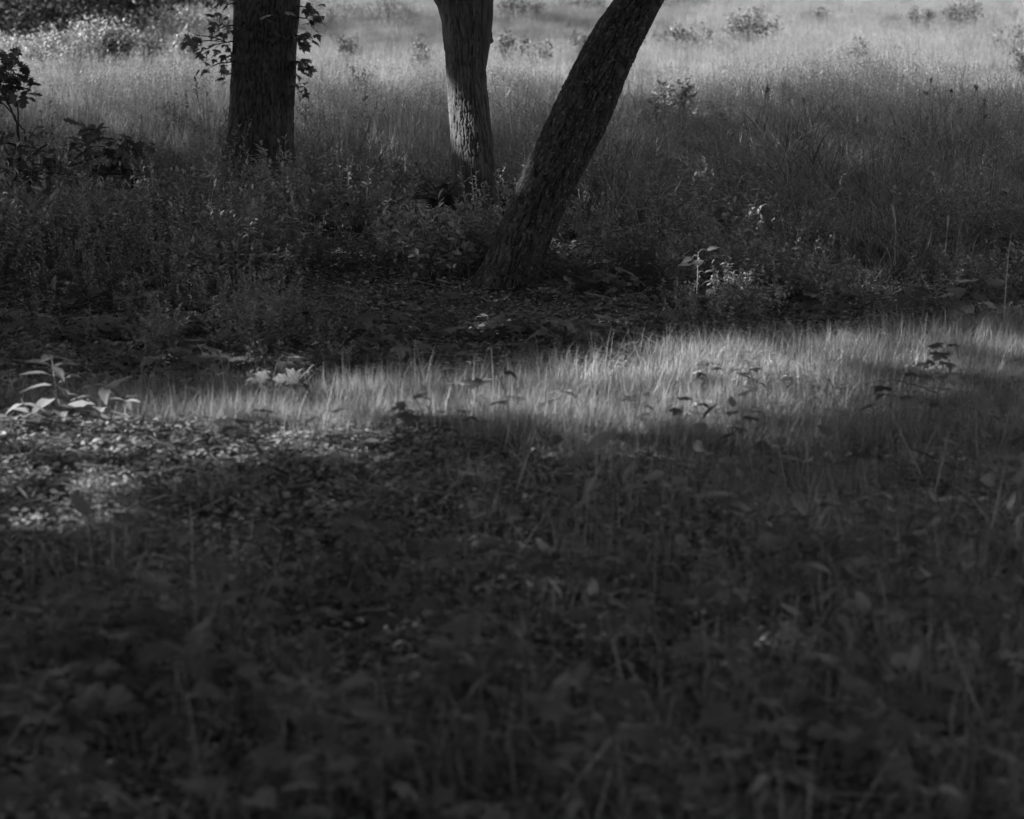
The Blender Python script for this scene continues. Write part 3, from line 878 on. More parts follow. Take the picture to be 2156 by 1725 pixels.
def weed_patch(seed, n=46, size=.3):
    r = np.random.default_rng(seed); mb = MB()
    P = np.column_stack([r.normal(0, size / 3, (n, 2)), np.full(n, -.01)])
    blades(mb, P, r.uniform(.08, .30, n), r.uniform(.002, .0052, n), r.uniform(0, 2 * PI, n), r.normal(0, .25, n), np.abs(r.normal(0, .6, n)), np.clip(r.lognormal(-.22, .35, n), .3, 1.5), 4)
    m = 7
    P = np.column_stack([r.normal(0, size / 2.5, (m, 2)), r.uniform(.03, .14, m)])
    mb.stamp(SH_OVAL[0], SH_OVAL[1], P, rots(r.uniform(0, 2 * PI, m), r.normal(.1, .4, m), r.normal(0, .4, m)), r.uniform(.04, .085, m), np.clip(r.lognormal(-.75, .25, m), .25, .8))
    return mb.mesh('weed_patch', M['lawn'])
protos = [weed_patch(140 + k) for k in range(5)]
P = spread(4.5, 10.5, lambda y: 34, 1.3, .4)
u, v = to_pix(P[:, 0], P[:, 1], height(P[:, 0], P[:, 1]))
pr = np.interp(u, [0, 600, 1100, 2156], [.25, .4, .75, 1]) * sstep(np.interp(u, [0, 900, 1300, 2156], [1180, 1080, 960, 850]), np.interp(u, [0, 900, 1300, 2156], [1400, 1300, 1250, 1150]), v) * np.clip(.7 + 1.2 * noise3(P[:, 0] * 1.4, P[:, 1] * 1.2, 63), 0.1, 1)
P = P[rng.uniform(size=len(P)) < pr]
scatter('weeds', 'dim blurred weeds and long grass blades of the near ground', 'weeds', protos, np.column_stack([P, height(P[:, 0], P[:, 1])]), rng.uniform(0, 2 * PI, len(P)), rng.uniform(.7, 1.15, len(P)), .1)

# ------------------------------------------------------------------ leaf litter
def litter_patch(seed, n=200, size=.34, sz=(.010, .032)):
    r = np.random.default_rng(seed)
    mb = MB()
    for k, shp in enumerate([leaf_simple(.55, .12, .1), leaf_simple(.35, .18, .2), leaf_outline(OVAL, .5, .2, seed)]):
        m = n // 3
        P = np.column_stack([r.uniform(-size / 2, size / 2, (m, 2)), r.uniform(0.0, .035, m)])
        R = rots(r.normal(PI / 2.6, .8, m), r.normal(0, .3, m), r.normal(0, .35, m))
        mb.stamp(shp[0] - np.array([0, .5, 0]), shp[1], P, R, r.uniform(*sz, m), np.clip(r.lognormal(-.05, .33, m), .35, 1.7))
    m = 6
    for k in range(m):
        a = r.uniform(0, 2 * PI); c = np.array([r.uniform(-size / 2, size / 2), r.uniform(-size / 2, size / 2), .02])
        d = np.array([math.cos(a), math.sin(a), r.normal(0, .15)]) * r.uniform(.03, .09)
        tube(mb, [c - d, c + r.normal(0, .004, 3), c + d], r.uniform(.0015, .004), 4, r.uniform(.3, 1.3))
    return mb.mesh('litter_patch', M['litter'])
protos = [litter_patch(200 + k) for k in range(6)]
gx_, gy_ = np.meshgrid(np.arange(-4, 4, .19), np.arange(4.4, 15.5, .19))
P = np.column_stack([gx_.ravel(), gy_.ravel()]) + rng.uniform(-.08, .08, (gx_.size, 2))
P = P[np.abs(P[:, 0]) < .18 * P[:, 1] * 1.35 + .4]
u, v = to_pix(P[:, 0], P[:, 1], height(P[:, 0], P[:, 1]))
scatter('leaf_litter', 'brown leaf litter and wood chips covering the woodland floor', 'leaf litter', protos, np.column_stack([P, height(P[:, 0], P[:, 1])]), rng.normal(0, .5, len(P)), rng.uniform(.8, 1.25, len(P)), .05)

# ------------------------------------------------------------------ meadow bushes and the thicket at the upper left
def bush_mesh(seed, w, h, n, leaf, mat, gap=.0):
    r = np.random.default_rng(seed)
    st, mb = MB(), MB()
    ns = max(6, int(14 * w))
    tips = []
    for s in range(ns):
        a = r.uniform(0, 2 * PI); rr = math.sqrt(r.uniform()) * w / 2
        top = np.array([math.cos(a) * rr, math.sin(a) * rr, h * r.uniform(.72, 1.08) * (1 - .28 * (rr / (w / 2)) ** 2)])
        base = np.array([top[0] * .6, top[1] * .6, -.05])
        p = smooth_path([base, (base + top) / 2 + np.array([0, 0, .06 * h]), top], 7)
        tube(st, p, np.linspace(.008, .003, 7), 4, .8)
        k = n // ns
        t = np.clip(1 - np.abs(r.normal(0, .38, k)), .12, 1.03)
        pos = np.column_stack([np.interp(t, np.linspace(0, 1, 7), p[:, i]) for i in range(3)]) + r.normal(0, .075 * max(w, .5), (k, 3)) * np.array([1, 1, .7])
        pos[:, 2] = np.maximum(pos[:, 2], .03)
        mb.stamp(*SH_S, pos, rots(r.uniform(0, 2 * PI, k), r.normal(.35, .5, k), r.normal(0, .5, k)), r.uniform(*leaf, k), np.clip(r.lognormal(0, .3, k), .5, 2.2))
    return st.mesh('bush_stems', M['stem']), mb.mesh('bush_foliage', mat)

def bush(u0, v0, wpx, hpx, label, name='bush', mat='bush', seed=None, group=None, dens=1.0, leaf=(.04, .065)):
    d = ray(float(u0), float(v0))                      # its foot is hidden in the grass: v0 is where it leaves the grass
    p = C_ + d * ((0.30 - CAM_H) / d[2])
    for _ in range(6):
        p = C_ + d * ((0.28 + float(height(p[0], p[1])) - CAM_H) / d[2])
    p[2] = float(height(p[0], p[1]))
    k = p[1] / FPX
    w, h = wpx * k * 1.15, hpx * k * 1.0 + .28
    t = thing(name, label, 'bush', p, rng.uniform(0, 2 * PI), group)
    s, f = bush_mesh(seed or int(u0), w, h, int(np.clip(2100 * w * max(h, .5) * dens, 200, 9000)), leaf, M[mat])
    link('stem', s, t); link('foliage', f, t)
    return t
g = 'bushes dotted over the sunlit meadow'
bush(726, 103, 62, 40, 'round dark bush in the meadow just right of the thick leafy tree', group=g)
bush(888, 100, 44, 26, 'small thin bush in the meadow just left of the forking tree', group=g, dens=.6)
bush(885, 119, 30, 14, 'very small low plant in the meadow left of the forking tree', group=g, dens=.4)
bush(1070, 105, 78, 44, 'broad bush in the meadow just right of the forking tree', group=g)
bush(1135, 108, 54, 24, 'low sparse bush touching the broad one beside the forking tree', group=g, dens=.6)
bush(1240, 95, 66, 44, 'dark bush half hidden behind the leaning tree on its left', group=g)
bush(1408, 78, 84, 34, 'long low dark bush just right of the leaning tree', group=g)
bush(1482, 72, 36, 22, 'small bush between the long low bush and the largest meadow bush', group=g, dens=.7)
bush(1586, 66, 104, 44, 'largest dense dark bush alone on the open meadow', group=g, dens=1.15)
bush(1740, 30, 46, 18, 'thin low bush in the bright meadow beyond the largest bush', group=g, dens=.6)
bush(1936, 32, 48, 26, 'compact dark bush near the top of the meadow, left one of the two', group=g)
bush(2030, 38, 78, 40, 'wide dark bush near the top right of the meadow', group=g)
bush(1810, 108, 48, 26, 'sparse sapling like bush in the middle of the bright meadow', group=g, dens=.35)
bush(2125, 72, 70, 24, 'faint sparse bush below the wide one at the right edge of the meadow', group=g, dens=.35)
bush(2140, 125, 34, 24, 'thin dark sprig bush in the grass at the far right edge', group=g, dens=.3)
bush(750, 182, 42, 44, 'upright dark bush in the grass to the right of the thick leafy tree', group=g, mat='under', dens=.8, leaf=(.03, .05))
bush(655, 232, 50, 36, 'low bush in the shaded grass touching the right side of the thick tree', group=g, mat='under', dens=.6, leaf=(.03, .05))
bush(360, 240, 44, 26, 'small broad leaved bush in the shaded grass left of the thick tree', group=g, mat='under', dens=.6, leaf=(.03, .05))
bush(1408, 235, 84, 92, 'broad leaved dark bush in the half shaded grass right of the leaning tree', group=g, mat='under', dens=.7, leaf=(.05, .075))
bush(1500, 245, 66, 36, 'low rounded bush beside the broad leaved one at the edge of the shade', group=g, mat='under', dens=.5, leaf=(.045, .07))
bush(1655, 190, 36, 26, 'small fern like bush at the edge of the shade in the meadow', group=g, mat='under', dens=.5, leaf=(.03, .06))
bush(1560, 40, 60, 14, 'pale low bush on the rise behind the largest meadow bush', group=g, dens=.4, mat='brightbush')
g2 = 'bushes of the bright thicket at the upper left'
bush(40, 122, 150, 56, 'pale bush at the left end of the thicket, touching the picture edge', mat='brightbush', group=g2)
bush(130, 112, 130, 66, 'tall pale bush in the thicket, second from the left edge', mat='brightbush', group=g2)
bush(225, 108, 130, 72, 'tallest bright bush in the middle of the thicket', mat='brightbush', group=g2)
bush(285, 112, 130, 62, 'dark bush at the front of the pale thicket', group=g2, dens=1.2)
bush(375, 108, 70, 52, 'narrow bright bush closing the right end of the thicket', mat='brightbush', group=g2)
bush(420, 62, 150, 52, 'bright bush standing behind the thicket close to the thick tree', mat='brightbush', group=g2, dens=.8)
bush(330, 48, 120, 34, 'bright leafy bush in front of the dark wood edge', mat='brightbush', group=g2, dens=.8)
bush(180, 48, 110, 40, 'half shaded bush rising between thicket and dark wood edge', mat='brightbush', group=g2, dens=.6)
g3 = 'bushes along the top of the meadow'
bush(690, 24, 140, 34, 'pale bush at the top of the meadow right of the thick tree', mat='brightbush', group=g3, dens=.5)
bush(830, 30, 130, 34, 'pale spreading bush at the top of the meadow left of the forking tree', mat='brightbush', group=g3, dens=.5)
bush(1090, 18, 90, 22, 'dark bush at the top edge right of the forking tree', group=g3)
bush(1230, 10, 120, 22, 'dark spreading bush at the top edge behind the leaning tree', group=g3, dens=.8)
bush(1440, -5, 90, 22, 'dark bush at the top edge right of the leaning tree', group=g3, dens=.8)

# the dark wood edge at the upper left
def wood_tree(x, y, h, w, label):
    z = float(height(x, y))
    t = thing('tree', label, 'tree', (x, y, z), 0, 'trees of the dark wood edge')
    mb = MB(); tube(mb, smooth_path([(0, 0, -.3), (.1, 0, h * .4), (0, .1, h * .9)], 14), np.linspace(.18, .05, 14), 10)
    for k in range(9):
        a = rng.uniform(0, 2 * PI); z0 = rng.uniform(.12, .75) * h
        tube(mb, smooth_path([(0, 0, z0), (math.cos(a) * w * .25, math.sin(a) * w * .25, z0 + .3), (math.cos(a) * w * .48, math.sin(a) * w * .48, z0 + .1)], 8), np.linspace(.05, .012, 8), 5)
    mb.build('trunk', M['bark_oak'], t, True)
    n = 6500
    cc = np.column_stack([rng.normal(0, w * .27, (26, 2)), rng.uniform(.03, .95, 26) * h])
    i = rng.integers(0, 26, n)
    P = cc[i] + rng.normal(0, .38, (n, 3)) * np.array([1, 1, .8])
    P[:, 2] = np.abs(P[:, 2]) + .05
    m = 4200                                              # low drooping boughs down to the ground
    rr, aa = np.sqrt(rng.uniform(size=m)) * w * .5, rng.uniform(0, 2 * PI, m)
    P = np.vstack([P, np.column_stack([rr * np.cos(aa), rr * np.sin(aa), rng.uniform(.03, 1.7, m)])]); n += m
    cr = MB(); cr.stamp(*SH_S, P, rots(rng.uniform(0, 2 * PI, n), rng.normal(.3, .5, n), rng.normal(0, .5, n)), rng.uniform(.07, .14, n), np.clip(rng.lognormal(0, .3, n), .4, 2))
    cr.build('crown', M['darkcrown'], t)
for (u0, yy, h, w, lb) in [(-60, 43.5, 6, 4.5, 'dark low branched tree of the wood edge at the left picture edge'), (60, 45, 7, 4.0, 'dark tree of the wood edge behind the left end of the thicket'),
                       (180, 50, 8, 3.2, 'dark tree of the wood edge behind the middle of the thicket'), (275, 49, 7, 3.2, 'dark tree of the wood edge left of the bright leafy bush'),
                       (-180, 47, 8, 5, 'dark tree of the wood edge just beyond the left picture edge'), (390, 56, 8, 3.2, 'dark tree of the wood edge farthest from the left, behind bright bushes'),
                       (-260, 41, 7, 5, 'unseen dark tree put beyond the left picture edge to shade the wood edge')]:  # last tree is out of view, added to cast shade here
    wood_tree((u0 - PCX) / FPX * yy, yy, h, w, lb)

# ------------------------------------------------------------------ leaf parts shared by many plants
LEAF_ME = {}
def leaf_mesh(kind, mat):
    key = (kind, mat)
    if key not in LEAF_ME:
        out = []
        shapes = {'maple': SH_MAPLE, 'oak': SH_OAK, 'oval': [SH_OVAL], 'lance': [SH_LANCE], 'heart': [SH_HEART]}[kind]
        for s in shapes:
            mb = MB(); mb.add(s[0], s[1]); out.append(mb.mesh(kind + '_leaf', M[mat], True))
        LEAF_ME[key] = out
    return random.choice(LEAF_ME[key])

def put_leaf(parent, pos, size, yaw, pitch, roll=0.0, kind='maple', mat='maple', name='leaf'):
    o = link(name, leaf_mesh(kind, mat), parent)
    Rm = Matrix(rots(yaw, pitch, roll).tolist()).to_4x4()
    o.matrix_basis = Matrix.Translation([float(c) for c in pos]) @ Rm @ Matrix.Scale(float(size), 4)
    return o

# leafy shoots on the thick tree
def shoots():
    z = .3515
    left = [(1330, 90), (1300, 170), (1330, 180), (1380, 210), (1160, 225), (1210, 225), (1110, 265), (1160, 270), (1280, 215), (1240, 310), (1290, 300), (1200, 325), (1330, 360), (1380, 370), (1270, 410), (1240, 430), (1360, 425), (1320, 470), (1380, 290), (1350, 20), (1300, 40), (1370, 130)]
    right = [(1880, 40), (1850, 70), (1870, 90), (1890, 110), (1850, 140), (1870, 150), (1800, 220), (1840, 220), (1800, 260), (1830, 265), (1790, 370), (1820, 370), (1800, 395), (1840, 400), (1850, 420), (1810, 430), (1770, 545), (1830, 545)]
    on = [(1620, 80), (1650, 130), (1620, 215), (1680, 230)]
    groups = {}
    for (u0, v0) in left + right:
        side = -1 if u0 < 1500 else 1
        groups.setdefault((side, int(v0 // 110)), []).append((u0 * z, v0 * z))
    for (side, k), pts in groups.items():
        mb = MB()
        vm = np.mean([p[1] for p in pts])
        eu = np.interp(vm, [0, 150, 250, 345], [492, 489, 484, 478]) if side < 0 else np.interp(vm, [0, 150, 250, 345], [632, 622, 617, 616])
        root3 = at_depth(float(eu) - side * 14, float(vm) - 6, YA) - offA
        fork = at_depth(float(eu) + side * 12, float(vm) - 8, YA - .1) - offA
        tube(mb, smooth_path([root3, (root3 + fork) / 2 + np.array([0, -.03, .01]), fork], 6), np.linspace(.006, .004, 6), 5)
        spots = []
        for (u0, v0) in pts:
            e = at_depth(float(u0), float(v0) - 4, YA - rng.uniform(.05, .22)) - offA
            tube(mb, smooth_path([fork, (fork + e) / 2 + np.array([0, 0, .012]), e], 6), np.linspace(.003, .0015, 6), 4)
            spots.append(e)
        tw = mb.build('leafy_shoot', M['twig'], treeA)
        for e in spots:
            for _ in range(4):
                put_leaf(tw, e + rng.normal(0, .024, 3), rng.uniform(.045, .072), (PI / 2 if side < 0 else -PI / 2) + rng.normal(0, .7), rng.normal(-.55, .35), rng.normal(0, .45), 'maple', 'shoot')
    tw = MB()
    sp = []
    for (u0, v0) in on:
        e = at_depth(u0 * z, v0 * z, YA - .27) - offA
        tube(tw, smooth_path([e + np.array([.01, .12, -.03]), e + np.array([.0, .05, .01]), e], 5), .0025, 4)
        sp.append(e)
    t2 = tw.build('leafy_shoot', M['twig'], treeA)
    for e in sp:
        for k in range(2):
            put_leaf(t2, e + rng.normal(0, .03, 3), .085, rng.uniform(1.2, 5), -.3, rng.normal(0, .4), 'maple', 'shoot')
shoots()

# ------------------------------------------------------------------ oak sapling at the left edge and fallen branches beside it
def px3(pts, Y, z=.3515):
    return [at_depth(float(a) * z, float(b) * z, Y) for a, b in pts]
def oak_sapling():
    Y = 17.6
    g = ground_at(75., 430.); base = np.array([(55 - PCX) / FPX * Y, Y, float(height((55 - PCX) / FPX * Y, Y))])
    t = thing('oak_sapling', 'dark oak sapling with bare curved stems and leaf clusters at the left picture edge', 'sapling', base)
    for path in ([(165, 1000), (150, 800), (110, 740), (60, 660), (0, 610), (-60, 560)], [(120, 1000), (110, 740), (105, 640), (80, 560), (60, 480), (70, 400)], [(110, 760), (60, 640), (20, 560), (0, 530), (10, 430), (25, 330)]):
        mb = MB(); p = smooth_path(np.array(px3(path, Y)) - base, 26); p += rng.normal(0, .003, p.shape); p[0, 2] = -.1
        tube(mb, p, np.linspace(.007, .003, 26), 6)
        mb.build('stem', M['twig'], t, True)
    for (a, b) in [(30, 310), (20, 350), (60, 370), (90, 370), (70, 400), (20, 440), (40, 480), (90, 500), (130, 450), (60, 520), (130, 520), (150, 540), (20, 530), (0, 460), (100, 540), (30, 500), (-20, 380), (-20, 480), (110, 385), (15, 330)]:
        p = px3([(a, b)], Y)[0] - base + rng.normal(0, .02, 3) * np.array([.4, 3, .4])
        for _ in range(5):
            put_leaf(t, p + rng.normal(0, .028, 3), rng.uniform(.07, .12), rng.uniform(0, 2 * PI), rng.normal(-.2, .4), rng.normal(0, .5), 'oak', 'oak')
oak_sapling()

def fallen(label, name, Y, paths, clumps, rad=.008, nleaf=3, lk='oak'):
    first = px3([paths[0][0]], Y)[0]
    base = np.array([first[0], Y, float(height(first[0], Y))])
    t = thing(name, label, 'branch', base)
    for pth in paths:
        mb = MB(); p = smooth_path(np.array(px3(pth, Y)) - base, 20); p[:, 1] += np.linspace(0, rng.normal(0, .3), 20)
        p += rng.normal(0, .002, p.shape)
        tube(mb, p, np.linspace(rad, rad * .35, 20), 6)
        mb.build('branchlet', M['twig'], t, True)
    for (a, b) in clumps:
        p = px3([(a, b)], Y)[0] - base
        for _ in range(nleaf):
            put_leaf(t, p + rng.normal(0, 1, 3) * np.array([.035, .08, .03]), rng.uniform(.08, .14), rng.uniform(0, 2 * PI), rng.normal(-.2, .5), rng.normal(0, .6), lk, 'oak')
fallen('fallen oak branch with a dark heap of leaves left of the thick tree', 'fallen_branch', 18.0,
       [[(340, 1060), (380, 1000), (470, 940), (545, 885), (600, 850), (700, 840)], [(370, 1004), (520, 965), (600, 930), (690, 905), (800, 900)], [(560, 1045), (690, 1036), (790, 1020), (850, 985)]],
       [(520, 770), (600, 780), (570, 800), (500, 860), (540, 850), (470, 850), (620, 840), (700, 860), (760, 860), (660, 870), (720, 930), (760, 960), (460, 930), (480, 950), (680, 960), (800, 970), (740, 900), (790, 920), (700, 1000), (760, 1000), (820, 1000), (580, 980), (640, 1000), (650, 920), (810, 880), (780, 830)], nleaf=4)
fallen('fallen leafy bough piled at the foot of the oak sapling by the left edge', 'fallen_branch', 17.4,
       [[(-60, 990), (0, 1000), (60, 1030), (300, 1030), (560, 1045), (640, 1035)], [(-40, 830), (30, 845), (100, 860), (200, 872), (310, 895)], [(150, 985), (230, 900), (290, 860), (340, 820)], [(-30, 1110), (80, 1080), (200, 1060), (330, 1040)]],
       [(20, 790), (60, 800), (10, 870), (80, 910), (40, 940), (120, 930), (180, 900), (210, 830), (240, 810), (170, 960), (230, 950), (280, 970), (340, 950), (60, 990), (130, 1000), (380, 960), (300, 1000), (20, 1060), (100, 1070), (200, 1010), (10, 920), (390, 1000)], .009, 4)

# ------------------------------------------------------------------ seedlings and herbs on the woodland floor
def seedling(label, loc, h, nl, size, seed, kind='maple', mat='maple', name='maple_seedling', cat='seedling', group=None, stem='stem', flat=.25, spreadf=.5):
    r = np.random.default_rng(seed)
    t = thing(name, label, cat, loc, 0, group)
    mb = MB()
    top = np.array([r.normal(0, .02), r.normal(0, .02), h])
    tube(mb, smooth_path([(0, 0, -.03), (r.normal(0, .01), r.normal(0, .01), h * .5), top], 6), np.linspace(.0028, .0016, 6), 4)
    ends = []
    for k in range(nl):
        a = k * 2.4 + r.uniform(0, .8); tt = 1 - .5 * (k / max(1, nl - 1)) * r.uniform(.5, 1)
        s = top * np.array([1, 1, tt]); L = size * spreadf * r.uniform(.6, 1.3)
        e = s + np.array([math.cos(a) * L, math.sin(a) * L, L * r.uniform(-.1, .45)])
        tube(mb, smooth_path([s, (s + e) / 2 + np.array([0, 0, .01]), e], 4), .0012, 3)
        ends.append((e, a))
    mb.build('stem', M[stem], t)
    for e, a in ends:
        put_leaf(t, e, size * r.uniform(.7, 1.15), a - PI / 2 + r.normal(0, .3), r.normal(-.12, flat), r.normal(0, flat), kind, mat)
    return t

protoS = []
def seedling_copies(spots, group, label_fn, size_rng, seeds, hs=(.10, .24)):
    for i, (x, y) in enumerate(spots):
        if i < seeds:
            t = seedling(label_fn(i, x, y), (x, y, float(height(x, y))), rng.uniform(*hs), int(rng.integers(4, 8)), rng.uniform(*size_rng), 900 + i + int(10 * y), group=group)
            protoS.append(t)
        else:
            t = copy_tree(random.choice(protoS[-seeds:]))
            t['label'] = label_fn(i, x, y); t['group'] = group
            t.location = (x, y, float(height(x, y)))
            s = rng.uniform(.75, 1.2); t.scale = (s, s, s * rng.uniform(.7, 1.2))
        t.rotation_euler = (0, 0, rng.uniform(0, 2 * PI))

def spots_px(n, fu, fv):
    out = []
    for _ in range(n):
        u0, v0 = fu(), fv()
        p = ground_at(float(u0), float(v0)); out.append((float(p[0]), float(p[1])))
    return out
def carpet_label(i, x, y):
    u = float(to_pix(x, y, 0.1)[0])
    return 'dark maple seedling in the leaf carpet ' + ('at the left picture edge' if u < 300 else 'below the thick leafy tree' if u < 750 else 'below the forking tree, left of the leaning one'
            if u < 980 else 'around the foot of the leaning tree' if u < 1250 else 'right of the leaning tree base')
def fore_label(i, x, y):
    u, v = [float(a) for a in to_pix(x, y, 0.1)]
    return 'blurred seedling, ' + ('upper' if v < 1350 else 'lowest' if v > 1600 else 'middle') + ' part of the dim foreground, ' + ('left side' if u < 720 else 'centre' if u < 1440 else 'right side')
def strip_label(i, x, y):
    u = float(to_pix(x, y, 0.1)[0])
    return 'small maple seedling poking out of the ' + ('left' if u < 850 else 'middle' if u < 1500 else 'right') + ' part of the grass strip'
def carpet_spots(n):
    out = []
    for _ in range(n):
        u0 = rng.uniform(-60, 1750)
        top = np.interp(u0, [0, 640, 1100, 1500, 1800], [840, 815, 790, 720, 690])
        v0 = top + 15 - 175 * rng.uniform() ** 1.3
        if 930 < u0 < 1240:
            v0 = max(v0, 680 + 60 * rng.uniform())
        p = ground_at(float(u0), float(v0)); out.append((float(p[0]), float(p[1])))
    return out
seedling_copies(carpet_spots(170), 'maple seedlings carpeting the shade behind the sunlit grass',
                carpet_label, (.055, .09), 7, (.05, .13))
seedling_copies(spots_px(140, lambda: -80 + 2320 * rng.uniform() ** 1.25, lambda: 1180 + 720 * rng.uniform() ** .8), 'blurred maple seedlings in the dim foreground',
                fore_label, (.06, .105), 8)
seedling_copies(spots_px(26, lambda: rng.uniform(250, 2100), lambda: rng.uniform(820, 1000)), 'small seedlings in and below the sunlit grass strip',
                strip_label, (.05, .08), 5)

def single(u0, v0, label, h, nl, size, seed, **k):
    p = ground_at(float(u0), float(v0))
    return seedling(label, p, h, nl, size, seed, **k)
t6 = single(600, 868, 'sunlit pale maple seedling with bright jagged leaf left in the grass strip', .13, 5, .10, 31, mat='maple', flat=.3)
for (du, dv, sz, yw, rl, kd) in ((628, 802, .115, 1.45, -.55, 1), (575, 818, .07, 1.9, -.45, 2), (545, 802, .06, 1.2, -.35, 2), (600, 838, .06, 1.0, -.8, 0)):
    w_ = at_depth(float(du), float(dv), t6.location[1] - .03) - np.array(t6.location)
    lf_ = put_leaf(t6, w_, sz, yw, 0.1, rl, 'maple', 'pale')
    lf_.data = LEAF_ME[('maple', 'pale')][kd % 3]
pt_ = MB()
tube(pt_, smooth_path([at_depth(628., 800., t6.location[1] - .03) - np.array(t6.location), at_depth(645., 783., t6.location[1]) - np.array(t6.location), at_depth(660., 768., t6.location[1]) - np.array(t6.location)], 6), .0013, 4)
pt_.build('leaf_stalk', M['palestem'], t6)
single(1120, 900, 'dark maple seedling with two broad leaves against the bright grass strip', .10, 4, .10, 32)
single(1465, 655, 'upright sunlit plant with a curled bright top leaf right of the leaning tree', .27, 6, .075, 33, kind='oval', mat='pale', name='broadleaf_herb', cat='plant', stem='palestem', flat=.5)
single(1440, 640, 'small leaved bushy herb beside the bright topped plant', .17, 26, .035, 35, kind='oval', name='broadleaf_herb', cat='plant', flat=.4, spreadf=2.2)
single(1960, 700, 'large leaved plant with broad drooping leaves at the right edge of the shade', .17, 7, .13, 34, kind='heart', mat='maple', name='broadleaf_herb', cat='plant', flat=.35, spreadf=.8)
single(2060, 690, 'large leaved plant behind the pale stalk near the right edge', .15, 6, .12, 36, kind='heart', name='broadleaf_herb', cat='plant', flat=.3, spreadf=.8)

def lance_plant(u0, v0, label, h, whorls, size, seed, mat='under', lean=(0, 0)):
    p = ground_at(float(u0), float(v0)); r = np.random.default_rng(seed)
    t = thing('lanceleaf_herb', label, 'plant', p)
    mb = MB(); pth = smooth_path([(0, 0, -.03), (lean[0] * .4, lean[1] * .4, h * .5), (lean[0], lean[1], h)], 12)
    tube(mb, pth, np.linspace(.0035, .0018, 12), 5)
    mb.build('stem', M['palestem'], t)
    for k in range(whorls):
        f = .22 + .78 * k / (whorls - 1)
        c = np.array([np.interp(f, np.linspace(0, 1, 12), pth[:, i]) for i in range(3)])
        for j in range(3):
            a = k * 1.1 + j * 2 * PI / 3 + r.normal(0, .3)
            put_leaf(t, c, size * (1.15 - .6 * f) * r.uniform(.85, 1.15), a, r.normal(-.15, .4), r.normal(0, .4), 'lance', mat)
lance_plant(125, 905, 'sunlit herb with pairs of lance shaped leaves at the left end of the grass strip', .26, 7, .16, 41, lean=(-.02, 0))
lance_plant(205, 905, 'lance leaved herb with two big leaves beside the taller sunlit herb', .16, 4, .19, 42, lean=(.03, 0))
lance_plant(265, 915, 'short pale herb where litter meets the left end of the grass strip', .11, 3, .12, 43)
lance_plant(80, 912, 'low pale herb leaning left at the left end of the grass strip', .10, 3, .15, 44, lean=(-.05, 0))

# tall whorled forbs in the shade
def forb(u0, v0, vtop, label, seed):
    p = ground_at(float(u0), float(v0)); r = np.random.default_rng(seed)
    h = (v0 - vtop) * p[1] / FPX
    t = thing('tall_forb', label, 'plant', p, 0, 'tall leafy stalks in the shaded grass')
    mb = MB(); e = np.array([r.normal(0, .02), 0, h]); tube(mb, smooth_path([(0, 0, -.03), e * .5 + np.array([r.normal(0, .01), 0, 0]), e], 10), np.linspace(.003, .0015, 10), 4)
    mb.build('stem', M['palestem'], t)
    lf = MB(); n = 26
    f = np.concatenate([np.linspace(.35, .92, n - 8), np.linspace(.94, 1, 8)])
    lf.stamp(*leaf_simple(.2, .1, .25), np.column_stack([np.interp(f, [0, 1], [0, e[0]]), 0 * f, f * h]), rots(np.arange(n) * 2.4, r.normal(.45, .25, n) + (f > .93) * .5, 0), np.interp(f, [.35, .7, .93, 1], [.07, .075, .05, .03]), np.clip(r.lognormal(0.3, .2, n), .5, 2))
    lf.build('foliage', M['under'], t)
for i, (u0, v0, vt, lb) in enumerate([(1392, 470, 385, 'leafy stalk just right of the leaning trunk, shorter of two'), (1425, 475, 350, 'leafy stalk standing in the dark hollow right of the leaning tree'), (1500, 470, 355, 'tall leafy stalk right of the dark hollow in the shaded grass'),
                      (1345, 460, 372, 'leafy stalk nearest the leaning trunk in the shaded grass'), (1633, 610, 505, 'pale topped leafy stalk above the plant with the curled leaf'), (1578, 610, 520, 'leafy stalk left of the pale topped one in dark rank grass'),
                      (1700, 520, 440, 'leafy stalk in the middle of the shaded rank grass'), (1940, 560, 470, 'leafy stalk in the rank grass toward the right edge'), (1780, 500, 400, 'slim leafy stalk in the shaded meadow grass on the right'), (2100, 540, 460, 'leafy stalk by the dark gap at the right picture edge'), (1610, 600, 515, 'slim leafy stalk between two others in dark rank grass')]):
    forb(u0, v0, vt, lb, 300 + i)

# dark seed-head stalks at the right
def seed_stalk(u0, v0, vtop, seed):
    p = ground_at(float(u0), float(v0)); r = np.random.default_rng(seed)
    h = (v0 - vtop) * p[1] / FPX
    t = thing('seed_stalk', 'thin dark grass stalk with a drooping seed head at the right of the meadow', 'grass stalk', p, 0, 'dark seed heads at the right of the meadow')
    lx = r.normal(.04, .05)
    pth = smooth_path([(0, 0, -.03), (lx * .3, 0, h * .5), (lx, 0, h * .9), (lx + r.normal(.03, .03), 0, h)], 14)
    mb = MB(); tube(mb, pth, np.linspace(.003, .0014, 14), 4); mb.build('stem', M['stem'], t)
    n = 22; f = r.uniform(.74, 1, n)
    pos = np.column_stack([np.interp(f, np.linspace(0, 1, 14), pth[:, i]) for i in range(3)]) + r.normal(0, .005, (n, 3))
    hd = MB(); hd.stamp(*leaf_rhomb(.4, .05), pos, rots(r.uniform(0, 2 * PI, n), r.uniform(.9, 1.4, n), 0), r.uniform(.014, .028, n))
    hd.build('seed_head', M['stem'], t)
for i in range(16):
    u0 = rng.uniform(1930, 2150) if i < 12 else rng.uniform(1600, 1930)
    v0 = rng.uniform(300, 370)
    seed_stalk(u0, v0, v0 - rng.uniform(100, 165), 400 + i)

